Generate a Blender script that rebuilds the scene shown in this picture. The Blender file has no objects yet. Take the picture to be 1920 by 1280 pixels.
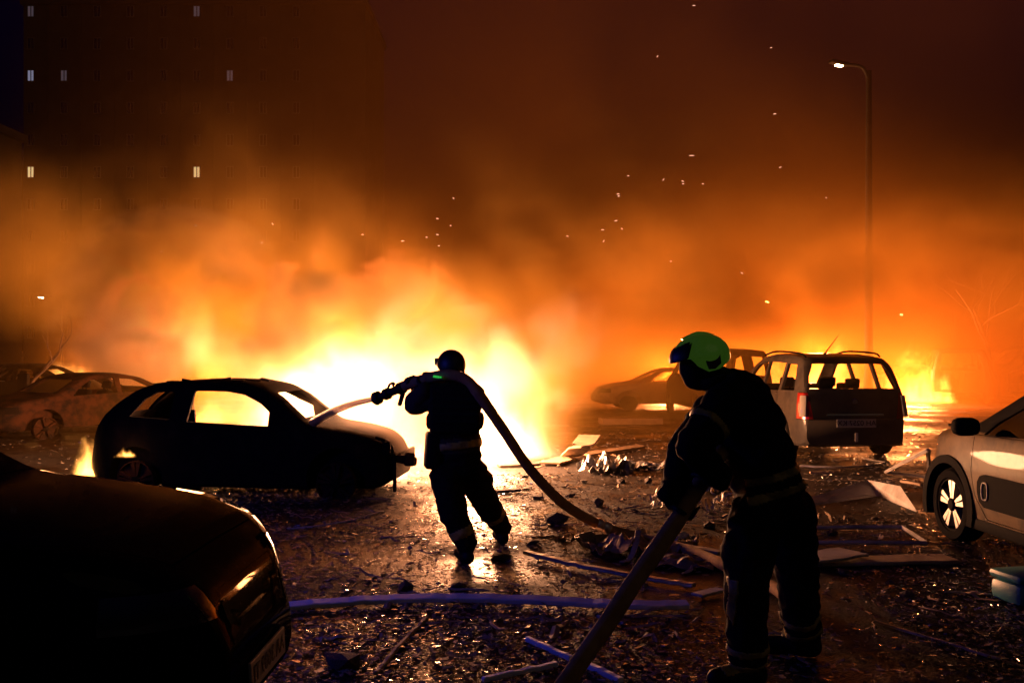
import bpy, bmesh, math, random
import numpy as np
from mathutils import Vector, Matrix, Euler
from mathutils.bvhtree import BVHTree

sc = bpy.context.scene
COL = sc.collection
R = math.radians
random.seed(7)

# ------------------------------------------------------------------ camera, world, light, exposure
FPX, HCAM, Y0 = 1867.0, 1.70, 655.0
cam = bpy.data.objects.new('camera', bpy.data.cameras.new('camera'))
COL.objects.link(cam)
sc.camera = cam
cam.location = (0, 0, HCAM)
cam.rotation_euler = (math.pi / 2, 0, 0)
cam.data.lens = 36.0 * FPX / 1920
cam.data.shift_y = (Y0 - 640) / 1920
cam.data.clip_end = 1200
world = bpy.data.worlds.new('World')
sc.world = world
world.use_nodes = True
wn = world.node_tree
bgn = wn.nodes['Background']
sky = wn.nodes.new('ShaderNodeTexSky')
sky.sky_type = 'NISHITA'
sky.sun_disc = False
sky.sun_elevation = R(-3)
sky.sun_rotation = R(200)
sky.ozone_density = 6
tint = wn.nodes.new('ShaderNodeMix')
tint.data_type = 'RGBA'
tint.blend_type = 'MULTIPLY'
tint.inputs[0].default_value = 1.0
wn.links.new(sky.outputs[0], tint.inputs[6])
tint.inputs[7].default_value = (0.03, 0.07, 0.55, 1)
wn.links.new(tint.outputs[2], bgn.inputs[0])
bgn.inputs[1].default_value = 0.15
sc.view_settings.view_transform = 'Standard'
sc.view_settings.look = 'None'
sc.view_settings.exposure = 0
sc.view_settings.gamma = 1
cy = sc.cycles
cy.volume_bounces = 0
cy.volume_max_steps = 192
cy.max_bounces = 6
cy.diffuse_bounces = 2
cy.glossy_bounces = 3
cy.transparent_max_bounces = 8
cy.use_adaptive_sampling = True
cy.adaptive_threshold = 0.04
cy.use_denoising = True
cy.sample_clamp_indirect = 4
FIRE = (1.0, 0.40, 0.14)


def fire_light(loc, power, r=0.5, parent=None, col=FIRE):
    l = bpy.data.lights.new('firelight', 'POINT')
    l.energy = power
    l.color = col
    l.shadow_soft_size = r
    o = bpy.data.objects.new('firelight', l)
    COL.objects.link(o)
    o.location = loc
    if parent:
        o.parent = parent
    return o


# blue beacon of the fire engine that stands just outside the frame on the left
bl = bpy.data.lights.new('engine_beacon', 'POINT')
bl.energy = 130
bl.color = (0.06, 0.07, 1.0)
bl.shadow_soft_size = 0.25
blo = bpy.data.objects.new('engine_beacon', bl)
COL.objects.link(blo)
blo.location = (-4.4, 5.9, 2.2)


# faint warm light of the town from behind the photographer, in place of a sun
sl = bpy.data.lights.new('town_glow', 'SUN')
sl.energy = 0.03
sl.color = (1.0, .72, .42)
sl.angle = R(40)
slo = bpy.data.objects.new('town_glow', sl)
COL.objects.link(slo)
slo.rotation_euler = (R(52), 0, R(38))


# ------------------------------------------------------------------ helpers
def W(px, py, d):
    return Vector(((px - 960) / FPX * d, d, HCAM - (py - Y0) / FPX * d))


def G(px, py, z=0.0):
    d = FPX * (HCAM - z) / (py - Y0)
    return Vector(((px - 960) / FPX * d, d, z))


def tag(o, label=None, cat=None, group=None, kind=None):
    if label: o['label'] = label
    if cat: o['category'] = cat
    if group: o['group'] = group
    if kind: o['kind'] = kind
    return o


def empty(name, loc=(0, 0, 0), rz=0.0):
    o = bpy.data.objects.new(name, None)
    COL.objects.link(o)
    o.location = loc
    o.rotation_euler = (0, 0, rz)
    o.empty_display_size = .1
    return o


def sharp(me, ang=35):
    for p in me.polygons: p.use_smooth = True
    bm = bmesh.new()
    bm.from_mesh(me)
    a = R(ang)
    for e in bm.edges:
        e.smooth = not (len(e.link_faces) == 2 and e.calc_face_angle(0) > a)
    bm.to_mesh(me)
    bm.free()


def link(name, me, mat, parent=None, smooth=False):
    o = bpy.data.objects.new(name, me)
    COL.objects.link(o)
    if mat is not None:
        me.materials.clear()
        for m in (mat if isinstance(mat, (list, tuple)) else [mat]): me.materials.append(m)
    if parent is not None: o.parent = parent
    if smooth: sharp(me, 35 if smooth is True else smooth)
    return o


def mesh(vf, name='m'):
    me = bpy.data.meshes.new(name)
    me.from_pydata([tuple(v) for v in vf[0]], [], [tuple(f) for f in vf[1]])
    me.update()
    return me


def mk(name, vf, mat, parent=None, smooth=False):
    return link(name, mesh(vf, name), mat, parent, smooth)


def join(*parts):
    V, Fs = [], []
    for v, f in parts:
        n = len(V)
        V += list(v)
        Fs += [tuple(i + n for i in q) for q in f]
    return V, Fs


def xf(vf, M):
    return [M @ Vector(v) for v in vf[0]], vf[1]


def TRS(loc=(0, 0, 0), rot=(0, 0, 0), s=(1, 1, 1)):
    return Matrix.Translation(loc) @ Euler(rot).to_matrix().to_4x4() @ Matrix.Diagonal((*s, 1))


def box(sx, sy, sz, c=(0, 0, 0), bev=0.0):
    bm = bmesh.new()
    bmesh.ops.create_cube(bm, size=1)
    for v in bm.verts: v.co = Vector((v.co.x * sx + c[0], v.co.y * sy + c[1], v.co.z * sz + c[2]))
    if bev > 0: bmesh.ops.bevel(bm, geom=bm.edges[:], offset=bev, segments=2, affect='EDGES', profile=.5)
    bm.verts.index_update()
    out = [v.co.copy() for v in bm.verts], [tuple(v.index for v in f.verts) for f in bm.faces]
    bm.free()
    return out


def catmull(P, n=6):
    P = [Vector(p) for p in P]
    Q = [P[0] * 2 - P[1]] + P + [P[-1] * 2 - P[-2]]
    out = []
    for i in range(1, len(Q) - 2):
        p0, p1, p2, p3 = Q[i - 1:i + 3]
        for k in range(n):
            t = k / n
            out.append(.5 * ((2 * p1) + (p2 - p0) * t + (2 * p0 - 5 * p1 + 4 * p2 - p3) * t * t + (3 * p1 - p0 - 3 * p2 + p3) * t ** 3))
    out.append(P[-1])
    return out


def tube(P, r, seg=10, cap=True, flat=1.0):
    P = [Vector(p) for p in P]
    rr = r if isinstance(r, (list, tuple)) else [r] * len(P)
    V, Fs = [], []
    up = None
    for i, p in enumerate(P):
        t = (P[min(i + 1, len(P) - 1)] - P[max(i - 1, 0)]).normalized()
        if up is None:
            up = Vector((0, 0, 1)) if abs(t.z) < .9 else Vector((1, 0, 0))
        u = (up - t * up.dot(t)).normalized()
        up = u
        w = t.cross(u)
        for k in range(seg):
            a = 2 * math.pi * k / seg
            V.append(p + u * (rr[i] * flat * math.cos(a)) + w * (rr[i] * math.sin(a)))
    for i in range(len(P) - 1):
        for k in range(seg):
            a, b = i * seg + k, i * seg + (k + 1) % seg
            Fs.append((a, b, b + seg, a + seg))
    if cap:
        Fs.append(tuple(range(seg))[::-1])
        Fs.append(tuple((len(P) - 1) * seg + k for k in range(seg)))
    return V, Fs


def lathe(prof, seg=32, axis='y'):
    """prof: (radius, along-axis) pairs, closed at both ends by the given points"""
    V, Fs = [], []
    n = len(prof)
    for k in range(seg):
        a = 2 * math.pi * k / seg
        for r, h in prof:
            c, s = r * math.cos(a), r * math.sin(a)
            V.append((c, h, s) if axis == 'y' else (c, s, h))
    for k in range(seg):
        k2 = (k + 1) % seg
        for i in range(n - 1):
            q = (k * n + i, k * n + i + 1, k2 * n + i + 1, k2 * n + i)
            Fs.append(q if axis == 'y' else q[::-1])
    return V, Fs


def prism(poly, ax, lo, hi):
    """poly in the two other axes (x,z for ax=y; y,z for ax=x; x,y for ax=z), extruded along ax"""
    def v(p, h): return {'y': (p[0], h, p[1]), 'x': (h, p[0], p[1]), 'z': (p[0], p[1], h)}[ax]
    n = len(poly)
    V = [v(p, lo) for p in poly] + [v(p, hi) for p in poly]
    Fs = [tuple(range(n)), tuple(range(n, 2 * n))[::-1]] + [(i, i + n, (i + 1) % n + n, (i + 1) % n) for i in range(n)]
    me = mesh((V, Fs))
    bm = bmesh.new()
    bm.from_mesh(me)
    bmesh.ops.recalc_face_normals(bm, faces=bm.faces[:])
    bm.verts.index_update()
    out = [v_.co.copy() for v_ in bm.verts], [tuple(v_.index for v_ in f.verts) for f in bm.faces]
    bm.free()
    bpy.data.meshes.remove(me)
    return out


def circ(cx, cz, r, n=28, a0=0, a1=2 * math.pi):
    return [(cx + r * math.cos(a0 + (a1 - a0) * i / n), cz + r * math.sin(a0 + (a1 - a0) * i / n)) for i in range(n)]


def grow(poly, e):
    cx = sum(p[0] for p in poly) / len(poly)
    cz = sum(p[1] for p in poly) / len(poly)
    out = []
    for p in poly:
        d = Vector((p[0] - cx, p[1] - cz))
        d = d * (1 + e / max(d.length, .05))
        out.append((cx + d.x, cz + d.y))
    return out


def boolean(me, cutters, op='DIFFERENCE'):
    o = bpy.data.objects.new('t', me)
    COL.objects.link(o)
    cs = []
    for c in cutters:
        m = o.modifiers.new('b', 'BOOLEAN')
        m.operation = op
        m.solver = 'EXACT'
        co = bpy.data.objects.new('c', c if isinstance(c, bpy.types.Mesh) else mesh(c))
        COL.objects.link(co)
        cs.append(co)
        m.object = co
    dg = bpy.context.evaluated_depsgraph_get()
    dg.update()
    out = bpy.data.meshes.new_from_object(o.evaluated_get(dg))
    bpy.data.objects.remove(o)
    for c in cs: bpy.data.objects.remove(c)
    return out


# ------------------------------------------------------------------ materials
MATS = {}


def principled(name, col, rough=.6, metal=0.0, spec=.5, noise=None, bump=None, coat=0, emit=None, rnoise=None, alpha=None):
    """noise=(scale, colour2, low, high); bump=(scale, strength); rnoise=(scale, rough2)"""
    if name in MATS: return MATS[name]
    m = bpy.data.materials.new(name)
    m.use_nodes = True
    nt = m.node_tree
    b = nt.nodes['Principled BSDF']
    b.inputs['Base Color'].default_value = (*col, 1)
    b.inputs['Roughness'].default_value = rough
    b.inputs['Metallic'].default_value = metal
    b.inputs['Specular IOR Level'].default_value = spec
    if coat:
        b.inputs['Coat Weight'].default_value = coat
        b.inputs['Coat Roughness'].default_value = .04
    tc = nt.nodes.new('ShaderNodeTexCoord')

    def nz(scale, det=5, ro=.6, off=0):
        n = nt.nodes.new('ShaderNodeTexNoise')
        n.inputs['Scale'].default_value = scale
        n.inputs['Detail'].default_value = det
        n.inputs['Roughness'].default_value = ro
        nt.links.new(tc.outputs['Object'], n.inputs['Vector'])
        return n
    if noise:
        n = nz(noise[0])
        mr = nt.nodes.new('ShaderNodeMapRange')
        mr.inputs['From Min'].default_value = noise[2]
        mr.inputs['From Max'].default_value = noise[3]
        nt.links.new(n.outputs[0], mr.inputs['Value'])
        mx = nt.nodes.new('ShaderNodeMix')
        mx.data_type = 'RGBA'
        mx.inputs[6].default_value = (*col, 1)
        mx.inputs[7].default_value = (*noise[1], 1)
        nt.links.new(mr.outputs[0], mx.inputs[0])
        nt.links.new(mx.outputs[2], b.inputs['Base Color'])
    if rnoise:
        n = nz(rnoise[0], 4)
        mr = nt.nodes.new('ShaderNodeMapRange')
        mr.inputs['From Min'].default_value = .4
        mr.inputs['From Max'].default_value = .62
        mr.inputs['To Min'].default_value = rough
        mr.inputs['To Max'].default_value = rnoise[1]
        nt.links.new(n.outputs[0], mr.inputs['Value'])
        nt.links.new(mr.outputs[0], b.inputs['Roughness'])
    if bump:
        n = nz(bump[0], 6, .65)
        bp = nt.nodes.new('ShaderNodeBump')
        bp.inputs['Strength'].default_value = bump[1]
        bp.inputs['Distance'].default_value = bump[2] if len(bump) > 2 else .01
        nt.links.new(n.outputs[0], bp.inputs['Height'])
        nt.links.new(bp.outputs[0], b.inputs['Normal'])
    if emit:
        b.inputs['Emission Color'].default_value = (*emit[0], 1)
        b.inputs['Emission Strength'].default_value = emit[1]
    if alpha is not None: b.inputs['Alpha'].default_value = alpha
    MATS[name] = m
    return m


M_char = principled('charred_steel', (.010, .008, .007), .8, 0, .04, noise=(6, (.025, .016, .011), .5, .75), bump=(25, .5))
M_rust = principled('burnt_rust', (.065, .026, .012), .85, 0, .1, noise=(5, (.014, .010, .008), .42, .62), bump=(18, .6))
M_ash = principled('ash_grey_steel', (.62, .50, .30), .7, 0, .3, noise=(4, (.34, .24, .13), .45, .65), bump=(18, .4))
M_black = principled('black_plastic', (.009, .009, .009), .7, 0, .02)
M_tyre = principled('tyre_rubber', (.010, .010, .010), .9, 0, .02, bump=(60, .3))
M_dark = principled('dark_interior', (.01, .009, .008), .9, 0, .05)
M_alloy = principled('alloy_silver', (.62, .60, .57), .32, .85)
M_blackpaint = principled('black_car_paint', (.003, .003, .005), .42, 0, .0, coat=.11, noise=(40, (.03, .03, .035), .64, .74), rnoise=(7, .6))
M_darklens = principled('dark_headlight_lens', (.03, .03, .032), .08, 0, .8, coat=1)
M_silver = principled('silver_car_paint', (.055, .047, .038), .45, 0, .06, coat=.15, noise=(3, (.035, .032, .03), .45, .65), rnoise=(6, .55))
M_gold = principled('sand_car_paint', (.125, .083, .038), .5, 0, .06, coat=.07, noise=(3.5, (.05, .035, .02), .45, .66), rnoise=(5, .5))
M_glass = principled('dark_window_glass', (.006, .006, .007), .06, 0, .6, coat=.3)
M_red = principled('red_lens', (.22, .010, .008), .2, 0, .4, coat=.4)
M_clear = principled('clear_lens', (.42, .38, .33), .15, 0, .6, coat=.6)
M_plate = principled('plate_white', (.26, .25, .22), .6)
M_ink = principled('plate_ink', (.01, .01, .01), .6)
M_chrome = principled('chrome', (.6, .6, .6), .12, 1)


# ------------------------------------------------------------------ ground
def ground_material():
    m = bpy.data.materials.new('wet_asphalt')
    m.use_nodes = True
    nt = m.node_tree
    b = nt.nodes['Principled BSDF']
    tc = nt.nodes.new('ShaderNodeTexCoord')

    def nz(scale, det, ro):
        n = nt.nodes.new('ShaderNodeTexNoise')
        n.inputs['Scale'].default_value = scale
        n.inputs['Detail'].default_value = det
        n.inputs['Roughness'].default_value = ro
        nt.links.new(tc.outputs['Object'], n.inputs['Vector'])
        return n.outputs[0]

    def mr(src, a, b_, c, d):
        n = nt.nodes.new('ShaderNodeMapRange')
        for k, v in zip(('From Min', 'From Max', 'To Min', 'To Max'), (a, b_, c, d)): n.inputs[k].default_value = v
        nt.links.new(src, n.inputs['Value'])
        return n.outputs[0]
    cr = nt.nodes.new('ShaderNodeValToRGB')
    cr.color_ramp.elements[0].color = (.010, .008, .007, 1)
    cr.color_ramp.elements[1].color = (.036, .026, .020, 1)
    cr.color_ramp.elements[0].position = .35
    cr.color_ramp.elements[1].position = .7
    nt.links.new(nz(1.1, 8, .7), cr.inputs[0])
    nt.links.new(cr.outputs[0], b.inputs['Base Color'])
    nt.links.new(mr(nz(.55, 5, .6), .40, .60, .28, .75), b.inputs['Roughness'])
    b.inputs['Specular IOR Level'].default_value = .28
    v = nt.nodes.new('ShaderNodeTexVoronoi')
    v.inputs['Scale'].default_value = 55
    nt.links.new(tc.outputs['Object'], v.inputs['Vector'])
    b1 = nt.nodes.new('ShaderNodeBump')
    b1.inputs['Strength'].default_value = .55
    b1.inputs['Distance'].default_value = .008
    nt.links.new(v.outputs['Distance'], b1.inputs['Height'])
    b2 = nt.nodes.new('ShaderNodeBump')
    b2.inputs['Strength'].default_value = .5
    b2.inputs['Distance'].default_value = .03
    nt.links.new(nz(5, 8, .65), b2.inputs['Height'])
    nt.links.new(b1.outputs[0], b2.inputs['Normal'])
    nt.links.new(b2.outputs[0], b.inputs['Normal'])
    return m


M_ground = ground_material()
gr = mk('ground', ([(-500, -60, 0), (500, -60, 0), (500, 900, 0), (-500, 900, 0)], [(0, 1, 2, 3)]), M_ground)
tag(gr, kind='structure')

# ------------------------------------------------------------------ apartment blocks
M_concrete = principled('panel_concrete', (.05, .044, .042), .9, noise=(.4, (.035, .03, .028), .4, .65))
M_pane = principled('night_pane', (.01, .012, .02), .1)
M_litc = principled('lit_pane_cold', (.5, .55, .7), .4, emit=((.62, .66, 1.0), .22))
M_litf = principled('lit_pane_faint', (.5, .55, .7), .4, emit=((.62, .6, .85), .045))
M_litw = principled('lit_pane_warm', (.7, .6, .4), .4, emit=((1.0, .72, .32), .75))
M_frame = principled('window_frame_grey', (.08, .08, .08), .7)


def block(label, x0, x1, y, depth, H, floor, top_row_z, cols, dx, xfirst, lit, ww=.8, wh=1.1):
    root = empty('apartment_block', ((x0 + x1) / 2, y, 0))
    tag(root, label, 'building')
    ox = (x0 + x1) / 2
    mk('wall', box(x1 - x0, depth, H, (0, depth / 2, H / 2)), M_concrete, root)
    mk('roof', box(x1 - x0 + .5, depth + .5, .5, (0, depth / 2, H + .25)), M_concrete, root)
    nrow = int(top_row_z // floor)
    fr = mesh(join(box(ww + .12, .08, .07, (0, -.04, wh / 2)), box(ww + .12, .08, .07, (0, -.04, -wh / 2)),
                   box(.07, .08, wh, (-ww / 2, -.04, 0)), box(.07, .08, wh, (ww / 2, -.04, 0)), box(.08, .07, wh, (.02, -.036, 0))))
    fr.materials.append(M_frame)
    pn = {}
    for k, mt in (('d', M_pane), ('c', M_litc), ('w', M_litw), ('f', M_litf)):
        pn[k] = mesh(box(ww, .03, wh, (0, -.015, 0)))
        pn[k].materials.append(mt)
    for r in range(nrow):
        for c in range(cols):
            wi = bpy.data.objects.new('window', fr)
            COL.objects.link(wi)
            wi.parent = root
            wi.location = (xfirst + c * dx - ox, -.004, top_row_z - r * floor)
            pa = bpy.data.objects.new('pane', pn[lit.get((r, c), 'd')])
            COL.objects.link(pa)
            pa.parent = wi
    for c in range(cols + 1):
        xx = xfirst + (c - .5) * dx - ox
        if x0 - ox < xx < x1 - ox:
            mk('panel_joint', box(.12, .06, H, (xx, -.03, H / 2)), M_concrete, root)
    return root


YB = 95.0
sB = FPX / YB
block('tall dark slab block with a few lit windows behind the smoke, upper left', -46.6, -14.0, YB, 14, HCAM + 646 / sB, 60.2 / sB, HCAM + (Y0 - 22) / sB, 9,
      62.2 / sB, (58 - 960) / sB, {(0, 0): 'f', (2, 0): 'c', (2, 1): 'f', (5, 0): 'w', (5, 5): 'w', (0, 5): 'f', (2, 6): 'f'}, .62, 1.05)
block('lower dark block at the far left edge beside the tall slab', -52, -32.0, 62, 3, 15.2, 2.8, 13.6, 7, 2.75, -50.4, {})


# ------------------------------------------------------------------ vehicles
def smooth_interp(pts, xs, sig=.035):
    px = np.array([p[0] for p in pts], float)
    pz = np.array([p[1] for p in pts], float)
    o = np.argsort(px)
    px, pz = px[o], pz[o]
    offs = np.linspace(-2, 2, 9) * sig
    wts = np.exp(-.5 * (offs / sig) ** 2)
    acc = sum(w * np.interp(xs + f, px, pz) for f, w in zip(offs, wts))
    return acc / wts.sum()


def body_mesh(sp, inset=0.0, xr=None, zfloor=None):
    L0, L1 = min(p[0] for p in sp['top']), max(p[0] for p in sp['top'])
    if xr: L0, L1 = xr
    xs = np.unique(np.concatenate([np.linspace(L0, L1, 64), np.linspace(L0, L0 + .25, 9), np.linspace(L1 - .25, L1, 9)]))
    zt = smooth_interp(sp['top'], xs, sp.get('sig', .035)) - inset
    zl = smooth_interp(sp['bot'], xs) + inset
    if zfloor is not None: zl = np.full_like(xs, zfloor)
    w = smooth_interp(sp['half'], xs, .05) - inset
    belt = np.interp(xs, [p[0] for p in sp['belt']], [p[1] for p in sp['belt']])
    tum = sp.get('tumble', .34)
    V, Fs = [], []
    rings = []
    for x, z1, z0, ww, b in zip(xs, zt, zl, w, belt):
        z1 = max(z1, z0 + .14)
        zb = min(b, z1 - min(.12, (z1 - z0) * .35))
        hc = z1 - zb
        wt = ww - .02 - tum * max(hc - .1, 0) - .01
        rc = min(.11, hc * .6)
        H = [(0, z0), (.7 * ww, z0), (ww - .055, z0 + .012), (ww - .018, z0 + .05), (ww - .004, z0 + (zb - z0) * .3), (ww, z0 + (zb - z0) * .5),
             (ww - .006, z0 + (zb - z0) * .78), (ww - .022, zb), (ww - .022 + (wt - ww + .022) * .5, zb + (hc - rc) * .5), (wt, z1 - rc), (wt - .02, z1 - rc * .55),
             (wt - .065, z1 - rc * .22), (wt * .72, z1 - rc * .08), (wt * .4, z1 - .004), (0, z1)]
        ring = [(x, y, z) for y, z in H] + [(x, -y, z) for y, z in H[-2:0:-1]]
        rings.append(len(V))
        n = len(ring)
        V += ring
    for i in range(len(rings) - 1):
        for k in range(n):
            a, b_ = rings[i] + k, rings[i] + (k + 1) % n
            Fs.append((a, a + n, b_ + n, b_))
    Fs.append(tuple(rings[0] + k for k in range(n)))
    Fs.append(tuple(rings[-1] + k for k in range(n))[::-1])
    me = mesh((V, Fs))
    bm = bmesh.new()
    bm.from_mesh(me)
    bmesh.ops.recalc_face_normals(bm, faces=bm.faces[:])
    bm.to_mesh(me)
    bm.free()
    return me


def spoke_rim(r, width, n=5, pair=True, mat_s=None, mat_b=None):
    """dish, lip, hub and n (paired) spokes; outside faces +y"""
    dish = lathe([(0, -.02), (r * .97, -.02), (r, -.015), (r, width / 2), (r * .955, width / 2), (r * .93, .012), (0.02, .0), (0, .0)], 40)
    sp = []
    for k in range(n):
        for off in ((-.16, .16) if pair else (0,)):
            a = 2 * math.pi * k / n + .3
            ai, ao = a + off * 1.3, a + off * 1.05
            wi, wo = .16, .115
            pts = [(r * .26 * math.cos(ai - wi * 1.2), r * .26 * math.sin(ai - wi * 1.2)), (r * .95 * math.cos(ao - wo), r * .95 * math.sin(ao - wo)),
                   (r * .95 * math.cos(ao + wo), r * .95 * math.sin(ao + wo)), (r * .26 * math.cos(ai + wi * 1.2), r * .26 * math.sin(ai + wi * 1.2))]
            sp.append(prism(pts, 'y', .02, width / 2 - .012))
    hub = lathe([(0, .0), (r * .25, .0), (r * .25, width / 2 - .004), (r * .2, width / 2 + .004), (0, width / 2 + .004)], 24)
    return dish, sp, hub


def wheel(root, x, y, r, side, burnt=False, width=.2, n=5, pair=True):
    w = empty('wheel', (x, y, r))
    w.parent = root
    w.rotation_euler = (0, 0, 0 if side > 0 else math.pi)
    if burnt:
        rr = r * .80
    else:
        rr = r * .70
        mk('tyre', lathe([(rr * .98, -width / 2 + .02), (rr * 1.05, -width / 2), (r * .93, -width / 2), (r * .985, -width / 2 + .025), (r, -width * .2), (r, width * .2), (r * .985, width / 2 - .025),
                          (r * .93, width / 2), (rr * 1.05, width / 2), (rr * .98, width / 2 - .02)], 44), M_tyre, w, True)
    dish, sp, hub = spoke_rim(rr, width * .9, n, pair)
    rim = mk('rim', dish, M_rust if burnt else M_black, w, True)
    for s in sp: mk('spoke', s, M_rust if burnt else M_alloy, w, True)
    mk('hub_cap', hub, M_char if burnt else M_black, w, True)
    if burnt: w.location.z = rr + .005
    return w


def seat(root, x, y, z, mat, back=.58, rake=.22):
    s = mk('seat', join(xf(box(.48, .46, .14, bev=.04), TRS((x, y, z))), xf(box(.13, .44, back, (0, 0, back / 2), bev=.05), TRS((x - .2, y, z + .03), (0, -rake, 0))),
                        xf(box(.09, .25, .17, (0, 0, .08), bev=.035), TRS((x - .2 - math.sin(rake) * back - .01, y, z + back + .06), (0, -rake, 0))),
                        xf(box(.02, .02, .1, (0, .06, 0)), TRS((x - .2 - math.sin(rake) * back, y, z + back + .03))), xf(box(.02, .02, .1, (0, -.06, 0)), TRS((x - .2 - math.sin(rake) * back, y, z + back + .03)))), mat, root, 40)
    return s


def lettering(parent, text, size, M, mat, mirror=False):
    cu = bpy.data.curves.new('t', 'FONT')
    cu.body = text
    cu.size = size
    cu.align_x = 'CENTER'
    cu.align_y = 'CENTER'
    cu.extrude = .0012
    o = bpy.data.objects.new('t', cu)
    COL.objects.link(o)
    dg = bpy.context.evaluated_depsgraph_get()
    dg.update()
    me = bpy.data.meshes.new_from_object(o.evaluated_get(dg))
    bpy.data.objects.remove(o)
    if mirror: me.transform(Matrix.Diagonal((-1, 1, 1, 1)))
    me.transform(M)
    return link('lettering', me, mat, parent)


def build_car(label, cat, sp, loc, yaw, mat, name='parked_car', burnt=False, glass=None, group=None, rimn=5, seats=True, zscale=1.0, seatmat=None):
    root = empty(name, loc, yaw)
    root.scale = (1, 1, zscale)
    tag(root, label, cat, group)
    me = body_mesh(sp)
    wm = max(p[1] for p in sp['half'])
    inner = body_mesh(sp, .045, sp['cabin'], sp.get('floor', .30))
    cut = [inner]
    r = sp['r']
    for xw in sp['xw']:
        for s in (-1, 1):
            cut.append(prism(circ(xw, r, r + .055), 'y', *( (wm - .27, wm + .3) if s > 0 else (-wm - .3, -wm + .27))))
    me = boolean(me, cut)
    panes = []
    wins = [('y', p, None) for p in sp['side_win']] + [('x', p, xr) for p, xr in sp.get('end_win', [])]
    wp = []
    for ax, p, xr in wins:
        wp.append(prism(p, ax, *(xr if xr else (-wm - .3, wm + .3))))
    if glass:
        shell = boolean(body_mesh(sp), [inner])
        shell.transform(Matrix.Diagonal((.999, .988, .996, 1)))
        for i in glass:
            ax, p, xr = wins[i]
            if ax == 'y':
                for s in (-1, 1):
                    panes.append(boolean(shell.copy(), [prism(grow(p, .012), 'y', *((0.1, wm + .3) if s > 0 else (-wm - .3, -.1)))], 'INTERSECT'))
            else:
                panes.append(boolean(shell.copy(), [prism(grow(p, .012), 'x', *xr)], 'INTERSECT'))
    for p in sp.get('far_gap', []): wp.append(prism(p, 'y', .2, wm + .3))
    me = boolean(me, wp)
    for pn, ax, poly, rng, pmat in sp.get('parts', []):
        if burnt and pmat: pmat = M_char
        pr = prism(poly, ax, *rng)
        part = boolean(me.copy(), [pr], 'INTERSECT')
        me = boolean(me, [prism(grow(poly, .0015 if burnt else .009), ax, *rng)])
        if len(part.polygons):
            link(pn, part, pmat if pmat else mat, root, 32)
    link('body', me, mat, root, 32)
    for pm in panes: link('window_glass', pm, M_glass, root, 32)
    for xw in sp['xw']:
        for s in (-1, 1): wheel(root, xw, s * (wm - .12), r, s, burnt, n=rimn)
    L0, L1 = min(p[0] for p in sp['top']), max(p[0] for p in sp['top'])
    mk('floor_pan', box((L1 - L0) * .86, wm * 1.25, .06, ((L0 + L1) / 2, 0, sp['r'] * .8)), M_dark, root)
    if seats:
        for x, ys in sp.get('seats', []):
            for y in ys: seat(root, x, y, .42, seatmat or M_dark)
    if 'dash' in sp:
        mk('dashboard', box(.35, wm * 1.55, .22, (sp['dash'], 0, .82), bev=.06), M_dark, root, 40)
        c = Vector((sp['dash'] - .32, sp.get('wheel_y', .35), .86))
        ring = [c + Vector((.07 * math.sin(a), .18 * math.cos(a), .17 * math.sin(a))) for a in [i * math.pi / 8 for i in range(17)]]
        mk('steering_wheel', tube(ring, .014, 6), M_black, root, 40)
    return root


def heading(dx, dy):
    return math.atan2(dy, dx)


SP_HATCH = dict(
    top=[(-1.83, .5), (-1.81, .66), (-1.76, .80), (-1.68, .90), (-1.5, 1.08), (-1.24, 1.255), (-1.02, 1.315), (-.5, 1.35), (0, 1.335), (.27, 1.29), (.5, 1.165), (.84, .885), (.92, .85), (1.3, .80), (1.58, .73), (1.76, .62), (1.83, .48)],
    bot=[(-1.83, .3), (-1.7, .17), (1.65, .15), (1.83, .25)],
    half=[(-1.83, .52), (-1.76, .66), (-1.55, .77), (-1, .82), (0, .83), (1, .82), (1.45, .77), (1.7, .66), (1.83, .46)],
    belt=[(-1.8, .86), (2, .82)], tumble=.3, cabin=(-1.66, .86), r=.28, xw=(-1.17, 1.2),
    side_win=[[(-1.27, .94), (-.77, .915), (-.74, 1.215), (-.95, 1.21), (-1.10, 1.13)], [(-.56, .89), (.41, .845), (.41, 1.0), (.30, 1.09), (.10, 1.185), (-.12, 1.22), (-.50, 1.225)]],
    end_win=[([(-.55, .92), (.55, .92), (.47, 1.2), (-.47, 1.2)], (.35, 1.0)), ([(-.5, .95), (.5, .95), (.43, 1.18), (-.43, 1.18)], (-1.8, -1.25))],
    seats=[], floor=.64, far_gap=[[(-1.12, .60), (.55, .50), (.5, 1.0), (.1, 1.17), (-.92, 1.19), (-1.08, 1.1)]])
SP_HATCH['parts'] = [('bonnet', 'z', [(.95, -.62), (1.66, -.5), (1.66, .5), (.95, .62)], (.62, 1.0), None)] + \
    [('door', 'y', [(-.62, .30), (.50, .30), (.58, .60), (.50, .80), (-.62, .86)], rg, None) for rg in ((.5, 1.2), (-1.2, -.5))] + \
    [('tail_lamp', 'x', [(s * .5, .66), (s * .9, .66), (s * .9, .92), (s * .56, .92)], (-1.9, -1.5), M_char) for s in (-1, 1)]

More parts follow.
